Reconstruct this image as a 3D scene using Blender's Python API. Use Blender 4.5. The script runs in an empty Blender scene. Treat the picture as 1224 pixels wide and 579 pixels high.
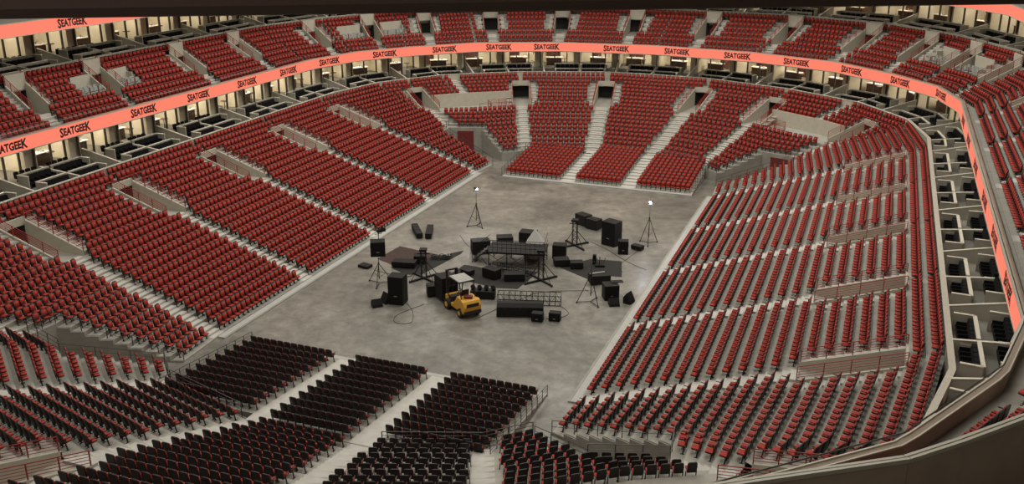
import bpy, bmesh, math, random
import numpy as np
from mathutils import Vector, Matrix
random.seed(7)
PI = math.pi
SC = bpy.context.scene
COL = SC.collection
V3 = Vector

# ------------------------------------------------------------------ camera
CAM = np.array([26.8525, -47.9935, 27.4953]); YAW = -.3667; PIT = .3389; FPX = 1152.3
_F = np.array([math.sin(YAW)*math.cos(PIT), math.cos(YAW)*math.cos(PIT), -math.sin(PIT)])
_R = np.array([math.cos(YAW), -math.sin(YAW), 0.]); _U = np.cross(_R, _F)
def proj(p):
    d = np.asarray(p, float) - CAM
    z = float(d @ _F)
    if z < .5: return None
    return 612 + FPX*float(d @ _R)/z, 289.5 - FPX*float(d @ _U)/z, z
def seen(p, m=25):
    q = proj(p)
    return q is not None and -m < q[0] < 1224+m and -m < q[1] < 579+m
cd = bpy.data.cameras.new('camera'); cam = bpy.data.objects.new('camera', cd); COL.objects.link(cam)
cd.sensor_width = 36; cd.lens = 36*FPX/1224; cd.clip_end = 600; cd.clip_start = .3
cam.location = CAM; cam.rotation_euler = (PI/2-PIT, 0, -YAW)
SC.camera = cam

# ------------------------------------------------------------------ materials
MATS = {}
def mat(name, col, rough=.6, metal=0., noise=0., nscale=4., spec=.5, emit=None, es=1., bump=0., alpha=None):
    m = bpy.data.materials.new(name); m.use_nodes = True
    nt = m.node_tree; b = nt.nodes['Principled BSDF']
    b.inputs['Base Color'].default_value = (*col, 1); b.inputs['Roughness'].default_value = rough
    b.inputs['Metallic'].default_value = metal; b.inputs['Specular IOR Level'].default_value = spec
    if noise or bump:
        tc = nt.nodes.new('ShaderNodeTexCoord'); n = nt.nodes.new('ShaderNodeTexNoise')
        n.inputs['Scale'].default_value = nscale; n.inputs['Detail'].default_value = 4
        nt.links.new(tc.outputs['Object'], n.inputs['Vector'])
        if noise:
            r = nt.nodes.new('ShaderNodeMapRange')
            r.inputs[1].default_value = .3; r.inputs[2].default_value = .7
            r.inputs[3].default_value = 1-noise; r.inputs[4].default_value = 1+noise
            mx = nt.nodes.new('ShaderNodeMix'); mx.data_type = 'RGBA'; mx.blend_type = 'MULTIPLY'; mx.inputs[0].default_value = 1
            nt.links.new(n.outputs[0], r.inputs[0]); mx.inputs[6].default_value = (*col, 1)
            nt.links.new(r.outputs[0], mx.inputs[7]); nt.links.new(mx.outputs[2], b.inputs['Base Color'])
        if bump:
            bp = nt.nodes.new('ShaderNodeBump'); bp.inputs['Strength'].default_value = bump
            nt.links.new(n.outputs[0], bp.inputs['Height']); nt.links.new(bp.outputs[0], b.inputs['Normal'])
    if emit:
        b.inputs['Emission Color'].default_value = (*emit, 1); b.inputs['Emission Strength'].default_value = es
    MATS[name] = m
    return m
RED = mat('red_upholstery', (.37, .040, .027), .7, noise=.18, nscale=9, spec=.22)
BLK = mat('black_plastic', (.016, .014, .013), .5, spec=.35)
LEGM = mat('dark_metal', (.015, .014, .013), .5, metal=.2, spec=.3)
CONC = mat('tier_concrete', (.36, .345, .30), .8, noise=.12, nscale=1.5)
STEPM = mat('step_concrete', (.50, .485, .44), .8, noise=.08, nscale=2)
WALLM = mat('cream_wall_paint', (.46, .435, .355), .7, noise=.06, nscale=2)
CAPM = mat('pale_wall_cap', (.44, .42, .345), .55, noise=.05, nscale=3)
GREYW = mat('grey_concrete_wall', (.30, .29, .25), .75, noise=.15, nscale=.8)
DKWALL = mat('dark_beige_wall_paint', (.36, .28, .22), .8, noise=.1, nscale=.6)
CAPL = mat('light_wall_cap', (.58, .55, .46), .55)
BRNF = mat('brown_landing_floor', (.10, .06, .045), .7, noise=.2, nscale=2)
TERW = mat('shaded_terrace_wall', (.30, .285, .235), .7, noise=.06, nscale=2)  # cream wall tone darkened, soffit shade put into the colour
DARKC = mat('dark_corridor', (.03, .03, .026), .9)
RAILR = mat('red_rail_paint', (.30, .025, .02), .45)
RAILG = mat('grey_metal_rail', (.10, .10, .095), .4, metal=.6)
SUITEC = mat('black_suite_fabric', (.008, .008, .008), .8, spec=.12)
GREYC = mat('grey_chair_metal', (.30, .32, .30), .5)
WOOD = mat('dark_brown_wood', (.10, .035, .018), .5, noise=.3, nscale=3)
WHITE = mat('white_counter', (.75, .72, .66), .4)
MULL = mat('dark_mullion', (.10, .09, .075), .4, metal=.5)
ROOMW = mat('warm_room_wall', (.70, .64, .50), .8, noise=.06, nscale=1)
CARPET = mat('suite_floor_carpet', (.20, .19, .16), .95)
DKRF = mat('dark_roof_steel', (.085, .052, .042), .9)
YEL = mat('yellow_truck_paint', (.62, .33, .03), .4, noise=.06, nscale=5)
RUB = mat('black_rubber', (.015, .015, .015), .8)
SPKM = mat('black_speaker_grille', (.008, .008, .008), .8, noise=.3, nscale=40, spec=.2)
CASEM = mat('black_case_laminate', (.010, .0095, .009), .65, noise=.2, nscale=8, spec=.25)
CARPB = mat('black_stage_carpet', (.017, .015, .013), .95, noise=.2, nscale=5)
CARPR = mat('brown_stage_carpet', (.050, .030, .024), .95, noise=.2, nscale=5)
ALU = mat('brushed_aluminium', (.45, .45, .43), .35, metal=.8)
SHEET = mat('white_cover_sheet', (.42, .42, .40), .6)
BAND = mat('coral_led_band', (.05, .01, .008), .6, emit=(.98, .215, .135), es=1.)
LETT = mat('black_led_lettering', (.01, .004, .004), .7)
LAMPM = mat('bright_lamp_lens', (1, 1, 1), .3, emit=(.92, .9, 1.), es=40)
CEILE = mat('room_ceiling_lamp', (1, .9, .7), .5, emit=(1, .88, .70), es=20)
CURB = mat('pale_curb_concrete', (.40, .40, .37), .7, noise=.06, nscale=2)
SCRN = mat('wall_screen', (.02, .01, .01), .3, emit=(.9, .12, .08), es=.35)
MAROON = mat('maroon_door_paint', (.16, .02, .018), .5)
REDC = mat('red_cushion_vinyl', (.13, .012, .016), .5)

gm = bpy.data.materials.new('clear_glass'); gm.use_nodes = True
nt = gm.node_tree; nt.nodes.clear()
o_ = nt.nodes.new('ShaderNodeOutputMaterial'); mx = nt.nodes.new('ShaderNodeMixShader'); mx.inputs[0].default_value = .06
t_ = nt.nodes.new('ShaderNodeBsdfTransparent'); g_ = nt.nodes.new('ShaderNodeBsdfGlossy'); g_.inputs['Roughness'].default_value = .1
t_.inputs[0].default_value = (.93, .93, .91, 1)
nt.links.new(t_.outputs[0], mx.inputs[1]); nt.links.new(g_.outputs[0], mx.inputs[2]); nt.links.new(mx.outputs[0], o_.inputs[0])
GLASS = gm

# polished arena floor
fm = bpy.data.materials.new('polished_arena_concrete'); fm.use_nodes = True
nt = fm.node_tree; b = nt.nodes['Principled BSDF']; L = nt.links
tc = nt.nodes.new('ShaderNodeTexCoord')
def nz(scale, detail=5, rough=.6, dist=0.):
    n = nt.nodes.new('ShaderNodeTexNoise'); n.inputs['Scale'].default_value = scale; n.inputs['Detail'].default_value = detail
    n.inputs['Roughness'].default_value = rough; n.inputs['Distortion'].default_value = dist
    L.new(tc.outputs['Object'], n.inputs['Vector']); return n
def ramp(src, stops):
    r = nt.nodes.new('ShaderNodeValToRGB'); L.new(src, r.inputs[0])
    while len(r.color_ramp.elements) < len(stops): r.color_ramp.elements.new(.5)
    for e, (p, c) in zip(r.color_ramp.elements, stops): e.position = p; e.color = (*c, 1)
    return r
n1 = nz(.16, 6, .62, .6); n2 = nz(1.1, 5, .7, .3); n3 = nz(9, 3)
r1 = ramp(n1.outputs[0], [(.3, (.105, .10, .084)), (.5, (.175, .168, .142)), (.70, (.27, .262, .23))])
r2 = ramp(n2.outputs[0], [(.32, (.70, .70, .69)), (.5, (1, 1, 1)), (.70, (1.36, 1.36, 1.34))])
m1 = nt.nodes.new('ShaderNodeMix'); m1.data_type = 'RGBA'; m1.blend_type = 'MULTIPLY'; m1.inputs[0].default_value = 1
L.new(r1.outputs[0], m1.inputs[6]); L.new(r2.outputs[0], m1.inputs[7]); L.new(m1.outputs[2], b.inputs['Base Color'])
r3 = ramp(n1.outputs[0], [(.3, (.5, .5, .5)), (.7, (.28, .28, .28))]); L.new(r3.outputs[0], b.inputs['Roughness'])
FLOORM = fm

# ------------------------------------------------------------------ mesh helpers
class MB:
    def __init__(s): s.v = []; s.f = []; s.m = []
    def poly(s, pts, m=0):
        i = len(s.v); s.v += [tuple(p) for p in pts]; s.f.append(tuple(range(i, i+len(pts)))); s.m.append(m)
    def hexa(s, a, b, m=0):
        """a, b: two rings of n points (bottom, top)"""
        n = len(a); i = len(s.v); s.v += [tuple(p) for p in a] + [tuple(p) for p in b]
        s.f.append(tuple(i+j for j in reversed(range(n)))); s.m.append(m)
        s.f.append(tuple(i+n+j for j in range(n))); s.m.append(m)
        for j in range(n):
            k = (j+1) % n; s.f.append((i+j, i+k, i+n+k, i+n+j)); s.m.append(m)
    def box(s, c, d, rz=0., m=0, M=None):
        x, y, z = d[0]/2, d[1]/2, d[2]/2; ca, sa = math.cos(rz), math.sin(rz)
        def P(q): 
            p = (c[0]+q[0]*ca-q[1]*sa, c[1]+q[0]*sa+q[1]*ca, c[2]+q[2])
            return tuple(M @ V3(p)) if M is not None else p
        s.hexa([P((-x,-y,-z)), P((x,-y,-z)), P((x,y,-z)), P((-x,y,-z))], [P((-x,-y,z)), P((x,-y,z)), P((x,y,z)), P((-x,y,z))], m)
    def tube(s, p, q, r, m=0, n=5, r2=None):
        p, q = V3(p), V3(q); d = (q-p)
        if d.length < 1e-6: return
        d.normalize(); u = d.orthogonal().normalized(); w = d.cross(u); r2 = r if r2 is None else r2
        A = [p+(u*math.cos(2*PI*i/n)+w*math.sin(2*PI*i/n))*r for i in range(n)]
        B = [q+(u*math.cos(2*PI*i/n)+w*math.sin(2*PI*i/n))*r2 for i in range(n)]
        s.hexa(A, B, m)
    def wall(s, a, b, z0, z1, t, m=0, za=None, zb=None, z0b=None):
        """vertical slab between plan points a and b, thickness t to the left side (centred)"""
        a = V3((a[0], a[1], 0)); b = V3((b[0], b[1], 0)); d = (b-a)
        if d.length < 1e-4: return
        n = V3((-d.y, d.x, 0)).normalized()*t/2
        za = z1 if za is None else za; zb = z1 if zb is None else zb; z0b = z0 if z0b is None else z0b
        lo = [a-n+V3((0,0,z0)), b-n+V3((0,0,z0b)), b+n+V3((0,0,z0b)), a+n+V3((0,0,z0))]
        hi = [a-n+V3((0,0,za)), b-n+V3((0,0,zb)), b+n+V3((0,0,zb)), a+n+V3((0,0,za))]
        s.hexa(lo, hi, m)
    def mesh(s, name, mats, smooth=False):
        me = bpy.data.meshes.new(name); me.from_pydata(s.v, [], s.f)
        for x in mats: me.materials.append(x)
        me.polygons.foreach_set('material_index', s.m)
        if smooth: me.polygons.foreach_set('use_smooth', [True]*len(s.f))
        me.update(); return me
    def build(s, name, mats, parent=None, smooth=False, bevel=0.):
        if not isinstance(mats, (list, tuple)): mats = [mats]
        o = bpy.data.objects.new(name, s.mesh(name, mats, smooth)); COL.objects.link(o)
        if parent: o.parent = parent
        if bevel:
            md = o.modifiers.new('bevel', 'BEVEL'); md.width = bevel; md.segments = 2; md.limit_method = 'ANGLE'
        return o
def empty(name, loc=(0,0,0), rz=0., label=None, cat=None, group=None):
    o = bpy.data.objects.new(name, None); COL.objects.link(o); o.location = loc; o.rotation_euler = (0,0,rz)
    o.empty_display_size = .2
    return tag(o, label, cat, group)
def tag(o, label=None, cat=None, group=None, kind=None):
    if label: o['label'] = label
    if cat: o['category'] = cat
    if group: o['group'] = group
    if kind: o['kind'] = kind
    return o
def struct(o): o['kind'] = 'structure'; return o
ORD = ['zeroth','first','second','third','fourth','fifth','sixth','seventh','eighth','ninth','tenth','eleventh','twelfth','thirteenth',
 'fourteenth','fifteenth','sixteenth','seventeenth','eighteenth','nineteenth','twentieth','twenty-first','twenty-second','twenty-third',
 'twenty-fourth','twenty-fifth','twenty-sixth','twenty-seventh','twenty-eighth','twenty-ninth','thirtieth','thirty-first','thirty-second','thirty-third','thirty-fourth','thirty-fifth','thirty-sixth','thirty-seventh','thirty-eighth','thirty-ninth','fortieth']

# ------------------------------------------------------------------ plan of the bowl
def zl(k): return .10 + .286*(k-1)            # lower tread heights
def lerp(a, b, t): return (a[0]+(b[0]-a[0])*t, a[1]+(b[1]-a[1])*t)
def ray(n, k, s, e):
    """plan point of ray n on row line k; s = side (-1 left, 1 right), e = end (-1 near, 1 far)"""
    t = (k-4)/19.
    if n == 'A': p = (12.6+.855*(k-1), 0.)
    elif n == 'B': p = (12.3+.8*(k-1), 4.0+.31*(k-1))
    elif n == 'C':
        K = [(10, (19.7, 8.7)), (14, (22.4, 10.5)), (20, (25.7, 12.7)), (23, (27.5, 14.0))]
        p = K[-1][1]
        for (ka, pa_), (kb, pb_) in zip(K, K[1:]):
            if k <= kb: p = lerp(pa_, pb_, (k-ka)/(kb-ka)); break
    elif n in 'CQ': p = lerp((12., 6.), (24.8, 18.4), t)
    elif n == 'D': p = lerp((9.9, 8.0), (16.6, 24.0), t)
    elif n == 'E': p = lerp((4.1, 10.1), (7.0, 27.7), t) if s > 0 else lerp((2.7, 10.1), (5.9, 27.7), t)
    elif n == 'F': p = lerp((0, 10.3), (0, 28.0), t)
    return (s*p[0], 22 + e*(22+p[1]))
def aisle_half(k): return .65 if k <= 13 else 1.2 if k == 14 else 1.9 if k <= 20 else .0
def outn(a, b):
    """unit normal of the row line a-b pointing away from the arena floor"""
    dx, dy = b[0]-a[0], b[1]-a[1]; l = math.hypot(dx, dy)
    n = (-dy/l, dx/l); m = ((a[0]+b[0])/2, (a[1]+b[1])/2-22)
    return n if n[0]*m[0]*1.6 + n[1]*m[1] > 0 else (-n[0], -n[1])

SEATS = []   # (x, y, z, angle, block, row, index, count)
def seat_row(pts, t0, t1, z, block, row, pitch=.535, depth=.45, maxn=999):
    seg = []; Ltot = 0
    for a, b in zip(pts, pts[1:]):
        l = math.hypot(b[0]-a[0], b[1]-a[1]); seg.append((a, b, l, Ltot)); Ltot += l
    Lu = Ltot-t0-t1; n = min(maxn, int(Lu/pitch+.15))
    if n < 1: return
    off = t0 + (Lu-n*pitch)/2
    for i in range(n):
        d = off + (i+.5)*pitch
        for a, b, l, s0 in seg:
            if d <= s0+l or (a, b, l, s0) == seg[-1]:
                t = (d-s0)/l; nx, ny = outn(a, b)
                x = a[0]+(b[0]-a[0])*t+nx*depth; y = a[1]+(b[1]-a[1])*t+ny*depth
                if seen((x, y, z+.5), 14):
                    SEATS.append((x, y, z, math.atan2(ny, nx)-PI/2, block, row, i+1, n))
                break

# ---- tiers
tier = MB()
def tread(a0, b0, a1, b1, z, zprev, M=tier):
    M.poly([(*a0, z), (*b0, z), (*b1, z), (*a1, z)], 0)
    M.poly([(*a0, zprev), (*b0, zprev), (*b0, z), (*a0, z)], 0)
def move(p, q, d):
    l = math.hypot(q[0]-p[0], q[1]-p[1]); t = min(d/l, .98); return (p[0]+(q[0]-p[0])*t, p[1]+(q[1]-p[1])*t)
def tread_piece(fa, fb, k, ta, tb, zf=zl, z0=None):
    a0, b0, a1, b1 = fa(k), fb(k), fa(k+1), fb(k+1)
    A0 = move(a0, b0, ta) if ta else a0; A1 = move(a1, b1, ta) if ta else a1
    B0 = move(b0, a0, tb) if tb else b0; B1 = move(b1, a1, tb) if tb else b1
    tread(A0, B0, A1, B1, zf(k), zf(k-1) if z0 is None else z0)
steps = MB()
def step_strip(fc, fdir, k, hw, zf=zl, off=0.):
    """half step in the aisle at row k: fc(k)=aisle centre, fdir = unit vector along the row"""
    c0, c1 = fc(k), fc(k+1); u = fdir
    m = lerp(c0, c1, .52); h = (zf(k+1)-zf(k))/2
    P = lambda c, w: (c[0]+u[0]*w, c[1]+u[1]*w)
    a, b, c, d = P(m, off-hw), P(m, off+hw), P(c1, off+hw), P(c1, off-hw)
    z = zf(k)
    steps.hexa([(*a, z), (*b, z), (*c, z), (*d, z)], [(*a, z+h), (*b, z+h), (*c, z+h), (*d, z+h)])
    q = lerp(c0, c1, .04); r = lerp(c0, c1, .5)
    a, b, c, d = P(q, off-hw), P(q, off+hw), P(r, off+hw), P(r, off-hw)
    steps.hexa([(*a, z), (*b, z), (*c, z), (*d, z)], [(*a, z+.012), (*b, z+.012), (*c, z+.012), (*d, z+.012)])

sideS = {-1: 'left side', 1: 'right side'}; endS = {-1: 'near end', 1: 'far end'}; endA = {-1: 'near', 1: 'far'}
def side_pt(s, y): return lambda k: (s*(12.6+.855*(k-1)), y)
VOMS = []   # (fc(k), unit along row, outward unit, name)
for s in (-1, 1):
    for j in range(4):
        y0, y1 = 11.*j, 11.*(j+1); fa, fb = side_pt(s, y0), side_pt(s, y1)
        nm = ['nearest', 'second', 'third', 'farthest'][j]+' block of '+sideS[s]
        for k in range(1, 23):
            v = 1.2 if 15 <= k <= 20 else 0
            tread_piece(fa, fb, k, v, v, z0=0 if k == 1 else None)
            h = aisle_half(k)
            seat_row([fa(k), fb(k)], h if h else .05, h if h else .05, zl(k), nm, k)
    for j in range(5):
        fc = side_pt(s, 11.*j)
        for k in range(1, 15): step_strip(fc, (0, 1), k, .6)
        for k in range(15, 21):
            step_strip(fc, (0, 1), k, .3, off=1.55); step_strip(fc, (0, 1), k, .3, off=-1.55)
        VOMS.append((fc, (0., 1.), (float(s), 0.), '%s, %s aisle from the near end' % (sideS[s], ORD[j+1]), 15, 21, zl))
def R_(n, s, e): return lambda k: ray(n, k, s, e)
for e in (-1, 1):
    for s in (-1, 1):
        loc = '%s %s' % (endA[e], 'left' if s < 0 else 'right')
        A, B, C, D, E, F, Q = (R_(n, s, e) for n in 'ABCDEFQ')
        nr = (e, s) == (-1, 1); DV = 0 if nr else 1.2
        # C1: side aisle -> tunnel edge, beyond the tunnel on to ray C
        for k in range(1, 23):
            v = 1.2 if 15 <= k <= 20 else 0
            tread_piece(A, B, k, v, 0, z0=0 if k == 1 else None)
            if k <= 9:
                seat_row([A(k), B(k)], aisle_half(k), .2, zl(k), loc+' side-corner block', k, pitch=.62)
            else:
                tread_piece(B, C, k, 0, v, z0=zl(k-1) if k > 10 else 0)
                seat_row([A(k), B(k), C(k)], aisle_half(k) or .05, (.6 if k < 14 else 1.0 if k == 14 else 1.7 if k <= 20 else .05), zl(k), loc+' side-corner block', k, pitch=.59)
                if k < 15:
                    b, c = B(k), C(k); l = math.hypot(b[0]-c[0], b[1]-c[1]); u = ((b[0]-c[0])/l, (b[1]-c[1])/l)
                    step_strip(C, u, k, .42)
        # C2a between C and D : rows 4-13, platform 14-17, rows 18-22
        for k in range(4, 23):
            if k <= 13:
                tread_piece(Q, D, k, 0, 0, z0=0 if k == 4 else None)
                if k >= 10: tread_piece(C, Q, k, 0, 0, z0=0 if k == 10 else None)
                seat_row([C(k), Q(k), D(k)] if k >= 10 else [Q(k), D(k)], .7 if k >= 10 else .15, .6, zl(k), loc+' diagonal block', k-3, pitch=.60)
            elif k <= 17:
                if k == 14: tread(Q(14), D(14), Q(15), D(15), zl(14), zl(13)); tread(C(14), Q(14), C(15), Q(15), zl(14), zl(13))
                else:
                    tread(move(C(k), Q(k), 1.2), Q(k), move(C(k+1), Q(k+1), 1.2), Q(k+1), zl(14), zl(14))
                    tread(Q(k), move(D(k), Q(k), DV), Q(k+1), move(D(k+1), Q(k+1), DV), zl(14), zl(14))
            else:
                v = 1.2 if k <= 20 else 0
                tread_piece(C, Q, k, v, 0, z0=zl(14) if k == 18 else None)
                tread_piece(Q, D, k, 0, 0 if nr else v, z0=zl(14) if k == 18 else None)
                mid = lambda kk, Q=Q, D=D: lerp(Q(kk), D(kk), .12)
                seat_row([C(k), Q(k), mid(k)], 1.4 if k <= 20 else .05, .55, zl(k), loc+' platform block outer half', k-17, pitch=.58)
                seat_row([mid(k), D(k)], .55, 1.4 if k <= 20 else .05, zl(k), loc+' platform block inner half', k-17, pitch=.58)
                c, d = Q(k), D(k); l = math.hypot(d[0]-c[0], d[1]-c[1]); u = ((d[0]-c[0])/l, (d[1]-c[1])/l)
                step_strip(mid, u, k, .5)
        # C2b between D and E
        for k in range(4, 23):
            v = 1.2 if 15 <= k <= 20 else 0
            tread_piece(D, E, k, 0 if nr else v, v, z0=0 if k == 4 else None)
            md = lambda kk, D=D, E=E: (lerp(D(kk), E(kk), .45)[0], lerp(D(kk), E(kk), .45)[1]+e*.35)
            h = aisle_half(k); h = .5 if k <= 13 else h if k <= 20 else .05
            seat_row([D(k), E(k)], h, h+(.25 if k<=13 else 0), zl(k), loc+' fan block', k-3, pitch=.62)
            d, E0 = D(k), E(k); l = math.hypot(d[0]-E0[0], d[1]-E0[1]); u = ((E0[0]-d[0])/l, (E0[1]-d[1])/l)
            if k <= 14:
                step_strip(D, u, k, .55); step_strip(E, (1, 0), k, .75)
            elif k <= 20:
                for o in (-1.55, 1.55): step_strip(D, u, k, .3, off=o); step_strip(E, (1, 0), k, .3, off=o)
        # centre half tread
        for k in range(4, 23):
            tread_piece(E, F, k, 1.2 if 15 <= k <= 20 else 0, 0, z0=0 if k == 4 else None)
        def vdir(X, Y, k=18):
            a, b = X(k), Y(k); l = math.hypot(a[0]-b[0], a[1]-b[1]); return ((a[0]-b[0])/l, (a[1]-b[1])/l)
        def odir(X):
            a, b = X(15), X(21); l = math.hypot(a[0]-b[0], a[1]-b[1]); return ((b[0]-a[0])/l, (b[1]-a[1])/l)
        for X, u, nm in ((C, vdir(B, D), 'outer corner'), (D, vdir(C, E), 'inner corner'), (E, (1., 0.), 'centre')):
            if nr and X is D: continue
            o = odir(X)
            VOMS.append((X, (-o[1], o[0]), o, '%s %s' % (loc, nm), 15, 21, zl))
    for k in range(4, 23):
        h = aisle_half(k); h = .85 if k <= 13 else h if k <= 20 else .05
        seat_row([ray('E', k, -1, e), ray('E', k, 1, e)], h, h, zl(k), 'centre block of '+endS[e], (k-3)+11, pitch=.56)
    # retractable floor-level blocks
    rn = MB()
    for i in range(11):
        z = .10+.09*i; y = 22+e*(22+.25+.9*i); y2 = 22+e*(22+.25+.9*(i+1))
        x0, x1 = (-9.6, 10.6) if i < 10 else (-2.6, 4.0)
        rn.hexa([(x0, y, 0), (x1, y, 0), (x1, y2, 0), (x0, y2, 0)], [(x0, y, z), (x1, y, z), (x1, y2, z), (x0, y2, z)])
        for nm, a, c, p in (('left', -9.4, -3.3, .508), ('middle', -1.65, 3.15, .48), ('right', 4.8, 10.3, .5)):
            if i == 10 and nm != 'middle': continue
            bl = '%s floor-level block of %s' % (nm, endS[e])
            if nm == 'middle': bl = 'centre block of '+endS[e]
            seat_row([(a, y), (c, y)], 0, 0, z, bl, i+1, pitch=p)
        for a, c in ((-3.2, -1.75), (3.25, 4.7)):
            steps.hexa([(a, y, z), (c, y, z), (c, y2, z), (a, y2, z)], [(a, y+e*.02, z+.012), (c, y+e*.02, z+.012), (c, y2-e*.08, z+.012), (a, y2-e*.08, z+.012)])
    struct(rn.build('floor_riser_'+('near' if e < 0 else 'far'), CONC))
struct(tier.build('seating_tier_lower', CONC))

# walls of the corner tunnels + platform backs
tw = MB()
for e in (-1, 1):
    for s in (-1, 1):
        A, B, C, D = (R_(n, s, e) for n in 'ABQD'); Cp = R_('C', s, e)
        for k in range(1, 10):
            tw.wall(B(k), B(k+1), 0, zl(k), .12)
        for k in range(4, 10):
            tw.wall(C(k), C(k+1), 0, zl(k), .12)
        tw.wall(B(10), Cp(10), 0, zl(10)+.02, .14); tw.wall(Cp(10), C(10), 0, zl(10)+.02, .14)
        for k in (4,):
            tw.wall(C(4), D(4), 0, zl(4), .12)
            tw.wall(D(4), ray('E', 4, s, e), 0, zl(4), .12)
        # back of platform and platform front parapet
        c, d = C(18), D(18)
        tw.wall(move(Cp(18), c, 1.1), c, zl(14), zl(18)+.5, .14, m=1); tw.wall(c, move(d, c, 1.1), zl(14), zl(18)+.5, .14, m=1)
struct(tw.build('wall_tunnels', [GREYW, WALLM]))
# door in every tunnel back wall
for e in (-1, 1):
    for s in (-1, 1):
        if not seen((*ray('B', 10, s, e), 1)): continue
        b_, c_ = ray('C', 10, s, e), ray('Q', 10, s, e); m = lerp(b_, c_, .5)
        ctr = (ray('B', 6, s, e)[0], ray('B', 6, s, e)[1]); 
        n = outn(b_, c_); d = MB(); q = (m[0]-n[0]*.1, m[1]-n[1]*.1)
        rz = math.atan2(c_[1]-b_[1], c_[0]-b_[0])
        d.box((q[0], q[1], 1.15), (1.9, .08, 2.3), rz)
        for x in (-.03, .03): d.box((q[0]+math.cos(rz)*x*1.2, q[1]+math.sin(rz)*x*1.2, 1.15), (.03, .12, 2.2), rz)
        o = d.build('door_%d' % (1+(e > 0)*2+(s > 0)), MAROON); struct(o)

# ---- vomitories
POSTM = {}
def railing(name, pts, zs, h=.95, bars=5, post=1.6, m=RAILR, r=.022, label='', group=None, cat='railing'):
    root = empty(name, (pts[0][0], pts[0][1], zs[0]), 0, label, cat, group)
    o0 = V3((pts[0][0], pts[0][1], zs[0]))
    bm_ = MB()
    P = [V3((p[0], p[1], z))-o0 for p, z in zip(pts, zs)]
    for a, b in zip(P, P[1:]):
        for i in range(bars):
            hh = V3((0, 0, h*(i+1)/bars)); bm_.tube(a+hh, b+hh, r*(.8 if i < bars-1 else 1.2), n=4)
        n = max(1, round((b-a).length/post))
        for i in range(n+1):
            q = a+(b-a)*(i/n); key = (m.name, round(h, 2), r)
            if key not in POSTM:
                pm = MB(); pm.tube((0, 0, 0), (0, 0, h), r*1.5, n=4); POSTM[key] = pm.mesh('post', [m])
            o = bpy.data.objects.new('post', POSTM[key]); COL.objects.link(o); o.location = q; o.parent = root
    bm_.build('rail', m, root)
    return root
vw = MB()
for n_, (fc, u, o, nm, k0, k1, zf) in enumerate(VOMS):
    m = fc(18)
    if not seen((m[0], m[1], zf(18)), 60): continue
    zfl = zf(k0-1); HW = 1.12
    P = lambda k, w: (fc(k)[0]+u[0]*w, fc(k)[1]+u[1]*w)
    back = fc(k1); back2 = (back[0]+o[0]*1.6, back[1]+o[1]*1.6)
    Pb = lambda c, w: (c[0]+u[0]*w, c[1]+u[1]*w)
    # floor
    a, b_, c, d = P(k0, -HW), P(k0, HW), Pb(back2, HW), Pb(back2, -HW)
    vw.hexa([(*a, zfl-.1), (*b_, zfl-.1), (*c, zfl-.1), (*d, zfl-.1)], [(*a, zfl+.01), (*b_, zfl+.01), (*c, zfl+.01), (*d, zfl+.01)], 1)
    for w in (-HW, HW):
        vw.wall(P(k0, w), P(k1, w), zfl-.1, 0, .14, m=0, za=zf(k0)+.12, zb=zf(k1)+.12)
        vw.wall(P(k1, w), Pb(back2, w), zfl-.1, zf(k1)-.02, .14, m=2)
        if w > 0: pass
    vw.wall(Pb(back2, -HW), Pb(back2, HW), zfl-.1, zf(k1)-.02, .1, m=2)
    vw.wall(P(k1, -HW), P(k1, HW), zf(k1)-.22, zf(k1)+.35, .16, m=0)
    lab = 'red railing beside the vomitory at '+nm
    for w, sd in ((-HW, 'one'), (HW, 'other')):
        a, b_ = P(k0, w), P(k1, w)
        qa, qb = proj((*a, zf(k0))), proj((*P(k0, -w), zf(k0)))
        lr = 'left' if qa and qb and qa[0] < qb[0] else 'right'
        railing('vomitory_railing', [a, b_], [zf(k0)+.12, zf(k1)+.12], .75, 5, 1.5, label='sloping red railing on %s of stair opening, %s' % (lr, nm), group='red railings of the stair openings')
struct(vw.build('wall_vomitories', [WALLM, CONC, DARKC]))

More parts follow.
